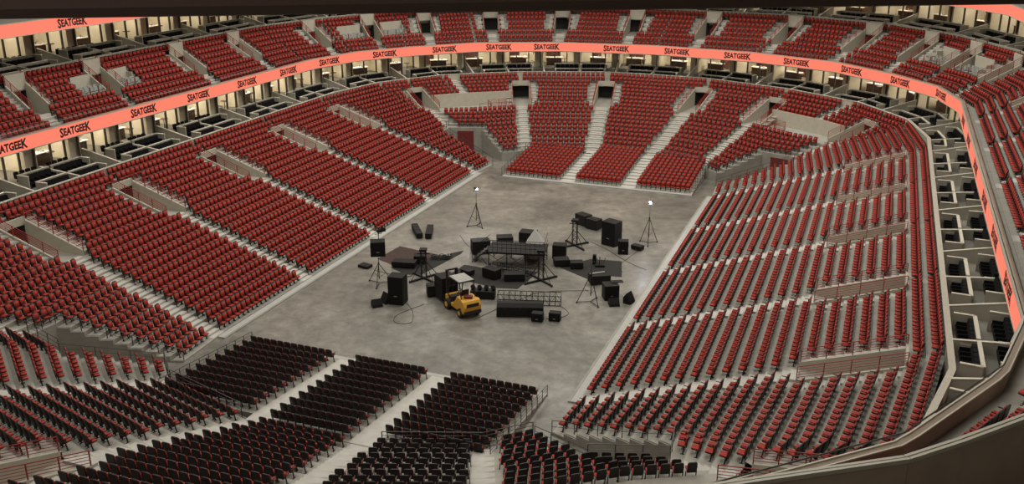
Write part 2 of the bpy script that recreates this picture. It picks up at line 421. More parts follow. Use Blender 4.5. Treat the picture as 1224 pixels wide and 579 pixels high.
# ------------------------------------------------------------------ ring paths (closed, counter-clockwise from the near centre)
class Ring:
    def __init__(s, Q, QU=None, near=None):
        """Q: quadrant vertices (x, y') from the end centre to the side; QU: matching outer vertices"""
        def full(Q, near=None):
            o = []
            N = near or Q
            o += [(x, -y) for x, y in N]                       # near right
            o += [(x, 44+y) for x, y in reversed(Q)]           # far right
            o += [(-x, 44+y) for x, y in Q[1:]]                # far left
            o += [(-x, -y) for x, y in reversed(N)][:-1]       # near left
            return o
        s.P = full(Q, near); s.U = full(QU) if QU else None
        n = len(s.P); s.S = [0.]
        for i in range(n):
            a, b = s.P[i], s.P[(i+1) % n]; s.S.append(s.S[-1]+math.hypot(b[0]-a[0], b[1]-a[1]))
        s.L = s.S[-1]; s.n = n
        s.N = []
        for i in range(n):
            a, b, c = s.P[i-1], s.P[i], s.P[(i+1) % n]
            n1, n2 = outn(a, b), outn(b, c); m = (n1[0]+n2[0], n1[1]+n2[1]); d = (m[0]*n1[0]+m[1]*n1[1])
            s.N.append((m[0]/d, m[1]/d))
    def seg(s, t):
        t %= s.L
        for i in range(s.n):
            if t <= s.S[i+1]: return i, (t-s.S[i])/(s.S[i+1]-s.S[i])
        return s.n-1, 1.
    def at(s, t, off=0.):
        i, f = s.seg(t); j = (i+1) % s.n
        a = (s.P[i][0]+s.N[i][0]*off, s.P[i][1]+s.N[i][1]*off); b = (s.P[j][0]+s.N[j][0]*off, s.P[j][1]+s.N[j][1]*off)
        return lerp(a, b, f)
    def mix(s, t, q):
        i, f = s.seg(t); j = (i+1) % s.n
        return lerp(lerp(s.P[i], s.P[j], f), lerp(s.U[i], s.U[j], f), q)
    def vs(s, t0, t1):
        """parameter values of the vertices strictly between t0 and t1, with both ends"""
        o = [t0]
        for k in (-1, 0, 1):
            for v in s.S[:-1]:
                w = v+k*s.L
                if t0+1e-3 < w < t1-1e-3: o.append(w)
        return sorted(o)+[t1]
QO = [(0, 28.1), (6.6, 27.7), (16.6, 24.0), (24.8, 18.4), (29.7, 10.8), (31.4, 3.0)]
QOo = [(0, 28.1), (6.6, 27.7), (16.6, 24.0), (24.8, 18.4), (29.7, 10.8), (31.4, 3.0)]
QR = [(0, 27.5), (12, 26.), (21.7, 21.9), (27.8, 15.6), (32., 9.5), (33.75, 2.5)]
QU = [(0, 38.6), (15, 37.6), (27, 32.), (34, 23.5), (38.6, 13.), (41., 3.)]
RO, RR, RU = Ring(QO), Ring(QR, QU, [(0, 31.5), (12, 30.), (22.9, 23.2), (28.8, 17.5), (32.3, 10.9), (33.75, 5.)]), Ring(QU)
R2 = Ring([(0, 34.), (15., 32.5), (26.5, 27.), (33.8, 19.), (37.4, 12.5), (38.2, 6.)])

def ring_wall(ring, t0, t1, off, th, z0, z1, name, m, step=None, bevel=0, cap=None, test=True):
    b = MB(); T = ring.vs(t0, t1)
    for a, c in zip(T, T[1:]):
        n = max(1, int((c-a)/4))
        for i in range(n):
            p, q = a+(c-a)*i/n, a+(c-a)*(i+1)/n
            P, Q = ring.at(p, off-th/2), ring.at(q, off-th/2); P2, Q2 = ring.at(p, off+th/2), ring.at(q, off+th/2)
            if test and not (seen((*P, z1), 250) or seen((*Q, z1), 250)): continue
            b.hexa([(*P, z0), (*Q, z0), (*Q2, z0), (*P2, z0)], [(*P, z1), (*Q, z1), (*Q2, z1), (*P2, z1)])
            if cap:
                b.hexa([(*ring.at(p, off-th/2-.04), z1), (*ring.at(q, off-th/2-.04), z1), (*ring.at(q, off+th/2+.04), z1), (*ring.at(p, off+th/2+.04), z1)],
                       [(*ring.at(p, off-th/2-.04), z1+cap), (*ring.at(q, off-th/2-.04), z1+cap), (*ring.at(q, off+th/2+.04), z1+cap), (*ring.at(p, off+th/2+.04), z1+cap)], 1)
    return struct(b.build(name, [m, CAPM]))

# parapet between the lower tier and the club suites
ring_wall(RO, 0, RO.L, .12, .24, 5.2, 6.98, 'wall_suite_front', WALLM, cap=.05)

# ------------------------------------------------------------------ suites
CH = []      # suite chairs (x, y, z, angle, where)
CNT = {'n': 0}
def side_name(p):
    if p[1] > 46: return 'far left corner' if p[0] < -20 else 'far right corner' if p[0] > 20 else 'far end'
    if p[1] < -2: return 'near left corner' if p[0] < 0 else 'near right corner'
    return 'left side' if p[0] < 0 else 'right side'
SIDX = {}; BAYC = {}; PEND = []
def suite_no(level, b):
    """side of the bowl and the place of suite b along it: from the near end on the sides, from the left at the far end"""
    w = side_name(BAYC[(level, b)]); L_ = [k[1] for k, c in BAYC.items() if k[0] == level and side_name(c) == w]
    L_.sort(key=lambda k: BAYC[(level, k)][1] if 'side' in w else BAYC[(level, k)][0])
    return w+(' counting from near' if 'side' in w else ' counting from left'), L_.index(b)+1
def bays(ring, t0, pitch, n, zf, zc, level, zw, full=True):
    """n suites of the given pitch; zf floor of the first terrace, zc ceiling, zw parapet top"""
    st, rm, cp, gl, ml, lamp = MB(), MB(), MB(), MB(), MB(), MB()
    z2, z3 = zf+.38, zf+.76
    for b in range(n):
        ta, tb = t0+b*pitch, t0+(b+1)*pitch
        P = lambda t, o: ring.at(t, o)
        c = P((ta+tb)/2, 2.5)
        if not seen((*c, zf+1), 70): continue
        BAYC[(level, b)] = c
        T = ring.vs(ta, tb)
        for p, q in zip(T, T[1:]):
            for o0, o1, z, zb in ((.24, 1.48, zf, zf-.6), (1.48, 3.13, z2, zf), (3.13, 9.2, z3, z2)):
                st.hexa([(*P(p, o0), zb), (*P(q, o0), zb), (*P(q, o1), zb), (*P(p, o1), zb)], [(*P(p, o0), z), (*P(q, o0), z), (*P(q, o1), z), (*P(p, o1), z)])
            rm.hexa([(*P(p, 9.), z3), (*P(q, 9.), z3), (*P(q, 9.2), z3), (*P(p, 9.2), z3)], [(*P(p, 9.), zc), (*P(q, 9.), zc), (*P(q, 9.2), zc), (*P(p, 9.2), zc)])
            gl.poly([(*P(p, 4.25), z3), (*P(q, 4.25), z3), (*P(q, 4.25), zc), (*P(p, 4.25), zc)])
            ml.hexa([(*P(p, 4.2), zc-.12), (*P(q, 4.2), zc-.12), (*P(q, 4.3), zc-.12), (*P(p, 4.3), zc-.12)], [(*P(p, 4.2), zc), (*P(q, 4.2), zc), (*P(q, 4.3), zc), (*P(p, 4.3), zc)])
        # partition at ta: sloping side wall on the terrace, full height inside
        big = b % 2 == 0
        hp = .55 if big else .12
        st.wall(P(ta, .24), P(ta, 4.1), zf-.6, 0, .13, m=1, za=zw+.02, zb=zw+.35+hp)
        st.wall(P(ta, .24), P(ta, 4.1), zw+.02, 0, .17, m=2, za=zw+.05, zb=zw+.39+hp, z0b=zw+.35+hp)
        rm.wall(P(ta, 4.3), P(ta, 9.), z3, zc, .14)
        # row walls with end returns; mirrored in every second suite
        fl = b % 2 == 1
        w0, w1 = (ta+.12, tb-1.45) if fl else (ta+1.45, tb-.12)
        for o, z, h in ((1.42, zf, zw+.22), (3.07, z2, zw+.60)):
            st.wall(P(w0, o), P(w1, o), z, h, .13, m=1); st.wall(P(w0, o), P(w1, o), h, h+.04, .2, m=2)
            we = w1 if fl else w0
            st.wall(P(we, o), P(we, o-1.0), z, h, .11, m=1); st.wall(P(we, o), P(we, o-1.0), h, h+.04, .16, m=2)
            we = w0 if fl else w1
            if (w1 if fl else w0) is not None: st.wall(P(we, o), P(we, o-.8), z, h-.3, .08, m=1); pass
        # chairs
        nc = 5
        for row, (o, z) in enumerate(((.90, zf), (2.54, z2))):
            for i in range(nc):
                t = w0+.12+(w1-w0-.24)*(i+.5)/nc
                p = P(t, o); nn = outn(P(t-.2, o), P(t+.2, o))
                if seen((*p, z+.5), 6):
                    CH.append((p[0], p[1], z, math.atan2(nn[1], nn[0])-PI/2, level, b, row, i))
        for i in range(4):
            t = w0+.35+(w1-w0-.7)*(i+.5)/4; p = P(t, 3.68); nn = outn(P(t-.2, 4), P(t+.2, 4))
            if full and seen((*p, z3+.7), 4): CH.append((p[0], p[1], z3, math.atan2(nn[1], nn[0])-PI/2, level, b, 2, i))
        # mullions
        for f in (.04, .36, .68):
            t = ta+(tb-ta)*f; p = P(t, 4.25); nn = outn(P(t-.1, 4), P(t+.1, 4))
            ml.box((*p, (z3+zc)/2), (.14, .16, zc-z3), math.atan2(nn[1], nn[0])-PI/2)
        # a broad pale pier beside each partition
        t = ta+.55; p = P(t, 4.75); nn = outn(P(t-.1, 4), P(t+.1, 4)); an = math.atan2(nn[1], nn[0])-PI/2
        rm.box((*p, (z3+zc)/2), (.75, .5, zc-z3), an)
        # lamp
        t = (ta+tb)/2; p = P(t, 6.6); lamp.box((*p, zc-.05), (2.4, .9, .05), an)
        # wood panel on the back wall, counter and screen
        p = P(ta+3.1, 8.94); rm.box((*p, z3+1.2), (1.9, .08, 2.3), an, m=1)
        if full:
            p = P(ta+2.6+(.5 if fl else 0), 6.2+.5*(b % 3 == 1)); 
            if seen((*p, z3+1), 2):
                r = empty('suite_counter', (*p, z3), an, 'x', 'counter', 'counters inside the suites')
                r['suite'] = b; PEND.append((r, 'white-topped wood counter in the %s %s suite, %s'))
                k = MB(); k.box((0, 0, .5), (2.0, .55, 1.0)); k.box((0, .02, .06), (1.9, .62, .12)); k.build('cabinet', WOOD, r)
                k = MB(); k.box((0, 0, 1.03), (2.25, .85, .06)); k.build('countertop', WHITE, r)
                k = MB()
                k.box((.5, 0, 1.12), (.35, .3, .1)); k.tube((.1, 0, 1.06), (.1, 0, 1.3), .05, n=6); k.build('tray', ALU, r)
                if b % 3 != 2:
                    r = empty('pub_table', (*P(ta+1.9, 5.6), z3), an, 'x', 'table', 'high tables inside the suites')
                    r['suite'] = b; PEND.append((r, 'round dark high table in the %s %s suite, %s'))
                    k = MB(); k.tube((0, 0, 1.0), (0, 0, 1.05), .38, n=14); k.build('tabletop', WOOD, r)
                    k = MB(); k.tube((0, 0, .03), (0, 0, 1.0), .04, n=6); k.tube((0, 0, 0), (0, 0, .03), .25, n=10); k.build('pedestal', LEGM, r)
    struct(st.build('wall_%s_terraces' % level, [CARPET, TERW, CAPL]))
    struct(rm.build('wall_%s_rooms' % level, [ROOMW, WOOD]))
    struct(gl.build('window_1' if level == 'club' else 'window_2', GLASS))
    struct(ml.build('trim_1' if level == 'club' else 'trim_2', MULL))
    struct(lamp.build('ceiling_lamps_%s' % level, CEILE))
    for o, fmt in PEND: 
        w, no = suite_no(level, o['suite']); del o['suite']; o['label'] = fmt % (ORD[no], level, w)
    PEND.clear()
# right side, y = .5 is a partition; ring O parameter there:
tR = RO.S[6]-(47-.5) if False else None
def ring_t(ring, x, y):
    best = min(((math.hypot(ring.at(t)[0]-x, ring.at(t)[1]-y), t) for t in np.arange(0, ring.L, .25)))
    t0 = best[1]; return min(((math.hypot(ring.at(t)[0]-x, ring.at(t)[1]-y), t) for t in np.arange(t0-.3, t0+.3, .01)))[1]
tO = ring_t(RO, 31.4, .5)
bays(RO, tO-4.56*5, 4.56, 47, 6.15, 9.5, 'club', 7.0)
tU = ring_t(RU, 41., 1.0)
bays(RU, tU, 4.9, 46, 13.15, 17.3, 'upper', 14.1)

# ------------------------------------------------------------------ upper tier
FOLD = []; GP = []
NU = 8
def zu(k): return 10.05+.43*k
dC = RR.S[11]                                  # parameter of the far centre
AIS = []                                       # (t, kind, name)   kind 1: stair opening with aisle, 2: opening between two platforms
for sg, sn in ((1, 'left'), (-1, 'right')):
    D_ = [3.85, 12.3, 20.4, 28.3, 34.6, 40.9, 51.9, 61.6, 73.4, 82.2, 93.0] if sg > 0 else [4.55, 13.2, 21.6, 29.0, 34.9, 40.9, 51.9, 62.4, 72.9, 84.1, 94.5, 105., 116.]
    for i, d in enumerate(D_):
        AIS.append((dC+sg*d, 2 if i == 4 or (i == 8 and sg > 0) else 1, '%s of far centre, %s' % (ORD[i+1], sn)))
AIS.sort()
up = MB(); VOM_U = []; NH = 3.5
def upt(t, k): return RR.mix(t, (k+1.0)/(NU+1.0))
def oku(p, k): return p[1] > -5 or (p[0] > 25 and k <= (2 if p[1] > -12 else 1) and p[1] > -21) or (p[0] < 0 and p[1] > -12)
def utread(T, k, z, zp):
    for p, q in zip(T, T[1:]):
        if oku(upt(p, k), k) and oku(upt(q, k), k) and (seen((*upt(p, k), z), 250) or seen((*upt(q, k), z), 250)):
            tread(upt(p, k), upt(q, k), upt(p, k+1), upt(q, k+1), z, zp, up)
def urow(ta, tb, k, bl):
    if tb-ta < .6: return
    T = RR.vs(ta, tb); pts = [upt(t, k) for t in T]
    if all(oku(p, k) for p in pts): seat_row(pts, 0, 0, zu(k), bl, k+1)
    elif oku(pts[0], k) or oku(pts[-1], k):
        pts = [upt(t, k) for t in np.arange(ta, tb, .5) if oku(upt(t, k), k)]
        if len(pts) > 2: seat_row(pts, 0, 0, zu(k), bl, k+1)
T = RR.vs(0, RR.L)
for p, q in zip(T, T[1:]):                      # front walkway
    if (oku(RR.at(p), 0) and oku(RR.at(q), 0)): tread(RR.at(p), RR.at(q), upt(p, 0), upt(q, 0), zu(0)-.05, zu(0)-.2, up)
for ia in range(len(AIS)-1):
    ta, va, na = AIS[ia]; tb, vb, nb = AIS[ia+1]
    for k in range(NU):
        vo = 3 <= k <= 6
        na_, nb_ = (va == 2 and 3 <= k <= 5), (vb == 2 and 3 <= k <= 5)
        wa = (NH if na_ else 1.1) if vo else 0; wb = (NH if nb_ else 1.1) if vo else 0
        if tb-wb > ta+wa: utread(RR.vs(ta+wa, tb-wb), k, zu(k), zu(k-1) if k else zu(0)-.05)
        for f, t0, sg in ((na_, ta, 1), (nb_, tb, -1)):
            if f:
                a_, b_ = sorted((t0+sg*1.1, t0+sg*NH)); utread([a_, b_], k, zu(3), zu(2) if k == 3 else zu(3))
                if oku(upt(t0, k), k):
                    up.wall(upt(t0+sg*NH, k), upt(t0+sg*NH, k+1), zu(3), zu(k)+.35, .1, m=1)
                    if k == 5: up.wall(upt(t0+sg*1.1, 6), upt(t0+sg*NH, 6), zu(3), zu(6)+.4, .12, m=1)
            elif va*vb and vo and k == 6 and ((va == 2 and sg > 0) or (vb == 2 and sg < 0)):
                pass
        ha = (.6 if k < 3 else 1.8 if vo else .05) if va == 1 else (.3 if k < 3 else NH+.15 if k <= 5 else 1.3 if k == 6 else .05)
        hb = (.6 if k < 3 else 1.8 if vo else .05) if vb == 1 else (.3 if k < 3 else NH+.15 if k <= 5 else 1.3 if k == 6 else .05)
        urow(ta+ha, tb-hb, k, 'upper tier block %d' % ia)
for ta, v, nm in AIS:
    def fc(k, ta=ta): return upt(ta, k)
    a, b_ = upt(ta-.1, 3), upt(ta+.1, 3); l = math.hypot(b_[0]-a[0], b_[1]-a[1]); u = ((b_[0]-a[0])/l, (b_[1]-a[1])/l)
    c0, c1 = fc(3), fc(7); l = math.hypot(c1[0]-c0[0], c1[1]-c0[1]); o = ((c1[0]-c0[0])/l, (c1[1]-c0[1])/l)
    if not oku(c0, 4): continue
    if v == 1:
        for k in range(0, 3): step_strip(fc, u, k, .55, zu)
        for k in range(3, 7):
            for off in (-1.45, 1.45): step_strip(fc, u, k, .3, zu, off)
    elif seen((*fc(4), zu(3)), 5):              # folding chairs and red posts on the two platforms
        for sg in (-1, 1):
            for q in range(4):
                for kk in (3.5, 4.5):
                    p = upt(ta+sg*(1.5+.55*q), kk); nn = outn(upt(ta-.3, kk), upt(ta+.3, kk)); FOLD.append((*p, zu(3), math.atan2(nn[1], nn[0])-PI/2))
            for q in range(3):
                p = upt(ta+sg*(1.3+1.0*q), 3.05); GP.append((*p, zu(3)))
    VOM_U.append((fc, u, o, nm))
struct(up.build('seating_tier_upper', [CONC, WALLM]))
vu = MB()
for fc, u, o, nm in VOM_U:
    m = fc(5)
    if not seen((*m, zu(5)), 60): continue
    HW = 1.02; zfl = zu(2)
    P = lambda k, w: (fc(k)[0]+u[0]*w, fc(k)[1]+u[1]*w)
    bk = (fc(7)[0]+o[0]*1.3, fc(7)[1]+o[1]*1.3); Pb = lambda w: (bk[0]+u[0]*w, bk[1]+u[1]*w)
    a, b_, c, d = P(3, -HW), P(3, HW), Pb(HW), Pb(-HW)
    vu.hexa([(*a, zfl-.1), (*b_, zfl-.1), (*c, zfl-.1), (*d, zfl-.1)], [(*a, zfl+.01), (*b_, zfl+.01), (*c, zfl+.01), (*d, zfl+.01)], 1)
    for w in (-HW, HW):
        vu.wall(P(3, w), P(7, w), zfl-.1, 0, .13, m=0, za=zu(3)+.25, zb=zu(7)+.25)
        vu.wall(P(7, w), Pb(w), zfl-.1, zu(7)-.02, .13, m=2)
        qa, qb = proj((*P(3, w), zu(3))), proj((*P(3, -w), zu(3)))
        lr = 'left' if qa and qb and qa[0] < qb[0] else 'right'
        railing('upper_vomitory_railing', [P(3, w), P(7.6, w)], [zu(3)+.25, zu(7.6)+.25], .7, 4, 1.4, label='red railing on %s edge of upper tier stair opening %s' % (lr, nm), group='red railings of the upper tier openings')
    vu.wall(Pb(-HW), Pb(HW), zfl-.1, zu(7)-.02, .1, m=2)
    vu.wall(P(7, -HW), P(7, HW), zu(6)+.1, zu(7)+1.05, .14, m=0)
    vu.hexa([(*P(7, -HW), zu(7)-.1), (*P(7, HW), zu(7)-.1), (*Pb(HW), zu(7)-.1), (*Pb(-HW), zu(7)-.1)], [(*P(7, -HW), zu(7)), (*P(7, HW), zu(7)), (*Pb(HW), zu(7)), (*Pb(-HW), zu(7))], 0)
# near right parapet, seen from behind at the lower right corner
pw = MB(); PW = [(14., -32.), (23.6, -25.4), (28.8, -21.8), (30.3, -20.2), (32.1, -18.1), (40., -9.5)]
for a, c in zip(PW, PW[1:]):
    pw.wall(a, c, 3., 12.55, .16, m=0)
    n = outn(a, c); o1 = .16
    pw.wall((a[0]+n[0]*.1, a[1]+n[1]*.1), (c[0]+n[0]*.1, c[1]+n[1]*.1), 12.55, 12.68, .1, m=1)
    pw.wall((a[0]-n[0]*.12, a[1]-n[1]*.12), (c[0]-n[0]*.12, c[1]-n[1]*.12), 12.5, 12.62, .1, m=1)
struct(pw.build('wall_near_right_parapet', [DKWALL, CAPM]))
struct(vu.build('wall_upper_vomitories', [WALLM, CONC, DARKC]))
ring_wall(RU, RU.S[5]+2, RU.L-RU.S[5]-2, .1, .2, 12.2, 14.05, 'wall_upper_front', WALLM, cap=.06)
# underside of the upper tier
b = MB()
T = RR.vs(0, RR.L)
for p, q in zip(T, T[1:]):
    if not (oku(RR.at(p), 0) or oku(RR.at(q), 0)): continue
    b.hexa([(*RR.at(p), 9.52), (*RR.at(q), 9.52), (*upt(q, 8.1), 9.52), (*upt(p, 8.1), 9.52)], [(*RR.at(p), 9.64), (*RR.at(q), 9.64), (*upt(q, 8.1), 9.64), (*upt(p, 8.1), 9.64)])
    b.hexa([(*RR.at(p), 9.64), (*RR.at(q), 9.64), (*RR.at(q, .25), 9.64), (*RR.at(p, .25), 9.64)], [(*RR.at(p), 10.74), (*RR.at(q), 10.74), (*RR.at(q, .25), 10.74), (*RR.at(p, .25), 10.74)], 1)
struct(b.build('ceiling_club_soffit', [CONC, DKWALL]))
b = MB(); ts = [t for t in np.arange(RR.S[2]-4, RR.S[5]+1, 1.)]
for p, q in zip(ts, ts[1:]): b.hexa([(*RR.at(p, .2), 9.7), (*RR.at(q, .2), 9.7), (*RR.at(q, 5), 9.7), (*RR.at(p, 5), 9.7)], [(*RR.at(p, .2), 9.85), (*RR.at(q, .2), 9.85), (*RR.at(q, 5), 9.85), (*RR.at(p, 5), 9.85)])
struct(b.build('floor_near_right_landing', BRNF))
b = MB()
for p, q in zip(ts, ts[1:]):
    for o in (-.04, .26): b.hexa([(*RR.at(p, o), 10.74), (*RR.at(q, o), 10.74), (*RR.at(q, o+.06), 10.74), (*RR.at(p, o+.06), 10.74)], [(*RR.at(p, o), 10.8), (*RR.at(q, o), 10.8), (*RR.at(q, o+.06), 10.8), (*RR.at(p, o+.06), 10.8)])
struct(b.build('trim_5', CAPL))
# second soffit above the upper suites (left, far, and far right corner only: the stand above the camera is not in view)
b = MB(); tA2 = ring_t(R2, 38.2, 30.); tB2 = ring_t(R2, -38.2, -14.)
T = R2.vs(tA2, tB2)
for p, q in zip(T, T[1:]):
    P = lambda t, o: R2.at(t, o)
    b.hexa([(*P(p, 0), 17.35), (*P(q, 0), 17.35), (*P(q, 14), 17.35), (*P(p, 14), 17.35)], [(*P(p, 0), 17.6), (*P(q, 0), 17.6), (*P(q, 14), 17.6), (*P(p, 14), 17.6)])
struct(b.build('ceiling_upper_soffit', CONC))

# ------------------------------------------------------------------ LED ribbon boards with their lettering
def text_mesh(txt, size, align='CENTER', bold=.02):
    cu = bpy.data.curves.new('lettering', 'FONT'); cu.body = txt; cu.size = size; cu.align_x = align; cu.offset = bold; cu.extrude = .004
    cu.resolution_u = 2
    o = bpy.data.objects.new('lettering', cu); COL.objects.link(o)
    bpy.context.view_layer.update()
    me = bpy.data.meshes.new_from_object(o.evaluated_get(bpy.context.evaluated_depsgraph_get()))
    bpy.data.objects.remove(o); me.name = 'lettering'; me.materials.clear(); me.materials.append(LETT); return me
def shear_join(parts):
    return parts
def logo_mesh(h):
    """S and K taller than the letters between them"""
    big = text_mesh('S', h*1.30, 'LEFT', .045*h); mid = text_mesh('EATGEE', h*1.05, 'LEFT', .045*h); end = text_mesh('K', h*1.30, 'LEFT', .045*h)
    out = bmesh.new(); x = 0
    for me, sx, gap in ((big, .80, .02), (mid, .80, .02), (end, .80, 0)):
        xs = [v.co.x for v in me.vertices]; ys = [v.co.y for v in me.vertices]
        dy = -.5*(min(ys)+max(ys)); x0 = min(xs)
        for v in me.vertices: v.co.x = (v.co.x-x0)*sx+x; v.co.y += dy
        x += (max(xs)-x0)*sx+gap
        out.from_mesh(me)
    for v in out.verts: v.co.x -= x/2
    me = bpy.data.meshes.new('lettering'); out.to_mesh(me); out.free(); me.materials.append(LETT); return me
LOGO = logo_mesh(.78)
def ribbon(ring, t0, t1, z0, z1, name, label, texts, off=-.10):
    b = MB(); T = ring.vs(t0, t1)
    for p, q in zip(T, T[1:]):
        a, c, a2, c2 = ring.at(p, off), ring.at(q, off), ring.at(p, off+.09), ring.at(q, off+.09)
        b.hexa([(*a, z0), (*c, z0), (*c2, z0), (*a2, z0)], [(*a, z1), (*c, z1), (*c2, z1), (*a2, z1)])
    root = b.build(name, BAND); tag(root, label, 'display board')
    f = MB()
    for p, q in zip(T, T[1:]):
        for zz in (z0-.06, z1):
            a, c, a2, c2 = ring.at(p, off-.02), ring.at(q, off-.02), ring.at(p, off+.14), ring.at(q, off+.14)
            f.hexa([(*a, zz), (*c, zz), (*c2, zz), (*a2, zz)], [(*a, zz+.06), (*c, zz+.06), (*c2, zz+.06), (*a2, zz+.06)])
    f.build('frame', CAPM, root)
    for t in texts:
        # keep clear of the folds of the board
        for v in ring.S:
            if abs(((t-v+ring.L/2) % ring.L)-ring.L/2) < 1.6: t = t+1.6*(1 if ((t-v+ring.L/2) % ring.L) > ring.L/2 else -1)-((t-v+ring.L/2) % ring.L-ring.L/2)
        p, q = ring.at(t-.3, off), ring.at(t+.3, off)
        n = outn(p, q); c = lerp(p, q, .5)
        o = bpy.data.objects.new('lettering', LOGO); COL.objects.link(o); o.parent = root
        o.location = (c[0]-n[0]*.012, c[1]-n[1]*.012, (z0+z1)/2)
        o.rotation_euler = (PI/2, 0, math.atan2(n[1], n[0])-PI/2)
TX = []
for x, y in [(-33.6, 4.4), (-33.6, 10.9), (-33.6, 18.9), (-33.6, 26.4), (-33.6, 34.1), (-33.6, 41.6), (-33.2, 49.1), (-30.5, 57.), (-25.5, 63.5), (-19.6, 68.2), (-12.3, 71.), (-4.9, 72.2),
             (3., 71.8), (10.7, 70.7), (17.9, 68.6), (24.3, 64.4), (29.1, 59.3), (32.6, 53.2), (33.7, 40.), (33.7, 32.4), (33.7, 24.), (33.7, 15.5), (33.7, 8.), (33.7, 0.3)]:
    TX.append(ring_t(RR, x, y))
ribbon(RR, ring_t(RR, 33.75, -8.), ring_t(RR, -33.75, -6.), 9.64, 10.68, 'ribbon_board', 'long coral LED ribbon board curving round the bowl with black SEATGEEK lettering', TX)
TX2 = [ring_t(R2, 38.2, y) for y in (46.9, 39)]+[ring_t(R2, -38.2, y) for y in (7.0, 16.7, 26.4, 36.)]
ribbon(R2, tA2, tB2, 17.4, 18.4, 'upper_ribbon_board', 'higher coral LED ribbon board above the upper suites at top corners', TX2)
# rail and glass on top of the lower ribbon board
b = MB(); g = MB()
T = RR.vs(0, RR.L)
for p, q in zip(T, T[1:]):
    if not (oku(RR.at(p), 0) or oku(RR.at(q), 0)): continue
    g.poly([(*RR.at(p, .12), 10.74), (*RR.at(q, .12), 10.74), (*RR.at(q, .12), 11.1), (*RR.at(p, .12), 11.1)])
    b.tube((*RR.at(p, .12), 11.12), (*RR.at(q, .12), 11.12), .03, n=5)
struct(g.build('window_3', GLASS)); struct(b.build('trim_3', RAILG))

# ------------------------------------------------------------------ arena floor, shell, roof
b = MB(); b.poly([(-75, -70, 0), (75, -70, 0), (75, 120, 0), (-75, 120, 0)]); struct(b.build('floor', FLOORM))
b = MB()
Rs = Ring([(0, 52), (25, 50), (46, 38), (56, 18), (58, 3)])
T = Rs.vs(0, Rs.L)
for p, q in zip(T, T[1:]): b.hexa([(*Rs.at(p), 0), (*Rs.at(q), 0), (*Rs.at(q, .4), 0), (*Rs.at(p, .4), 0)], [(*Rs.at(p), 40), (*Rs.at(q), 40), (*Rs.at(q, .4), 40), (*Rs.at(p, .4), 40)])
struct(b.build('wall_outer', GREYW))
b = MB(); b.box((0, 22, 40.2), (120, 150, .4))
for i in range(-4, 5): b.box((i*12, 22, 39.3), (.5, 148, 1.2))
struct(b.build('ceiling', DKRF))
# curb round the floor
b = MB()
for s in (-1, 1):
    b.box((s*12.38, 22, .05), (.44 if s > 0 else .56, 44.5, .10)); b.box((s*12.06, 22, .035), (.14, 44.5, .07), m=1)
for e in (-1, 1):
    b.box((.5, 22+e*22.06, .05), (20.2, .35, .10))
struct(b.build('trim_4', [CURB, GREYW]))
# dark roof beam hanging close to the camera, crossing the top of the view
def wpt(u, v, dist):
    d = _F+_R*(u-612)/FPX-_U*(v-289.5)/FPX; return CAM+d*dist
pa, pb = V3(wpt(-160, 24.5, 13.)), V3(wpt(1384, 2., 13.))
dd = (pb-pa).normalized(); back = V3((_F[0], _F[1], 0)).normalized(); upv = V3((0, 0, 1))
b = MB(); prof = [(0, .12), (.06, .0), (.5, -.06), (.95, .02), (1., .12), (1., 1.7), (0, 1.7)]
b.hexa([pa+back*x+upv*z for x, z in prof], [pb+back*x+upv*z for x, z in prof])
struct(b.build('ceiling_beam', DKRF))
struct(steps.build('aisle_steps', STEPM))

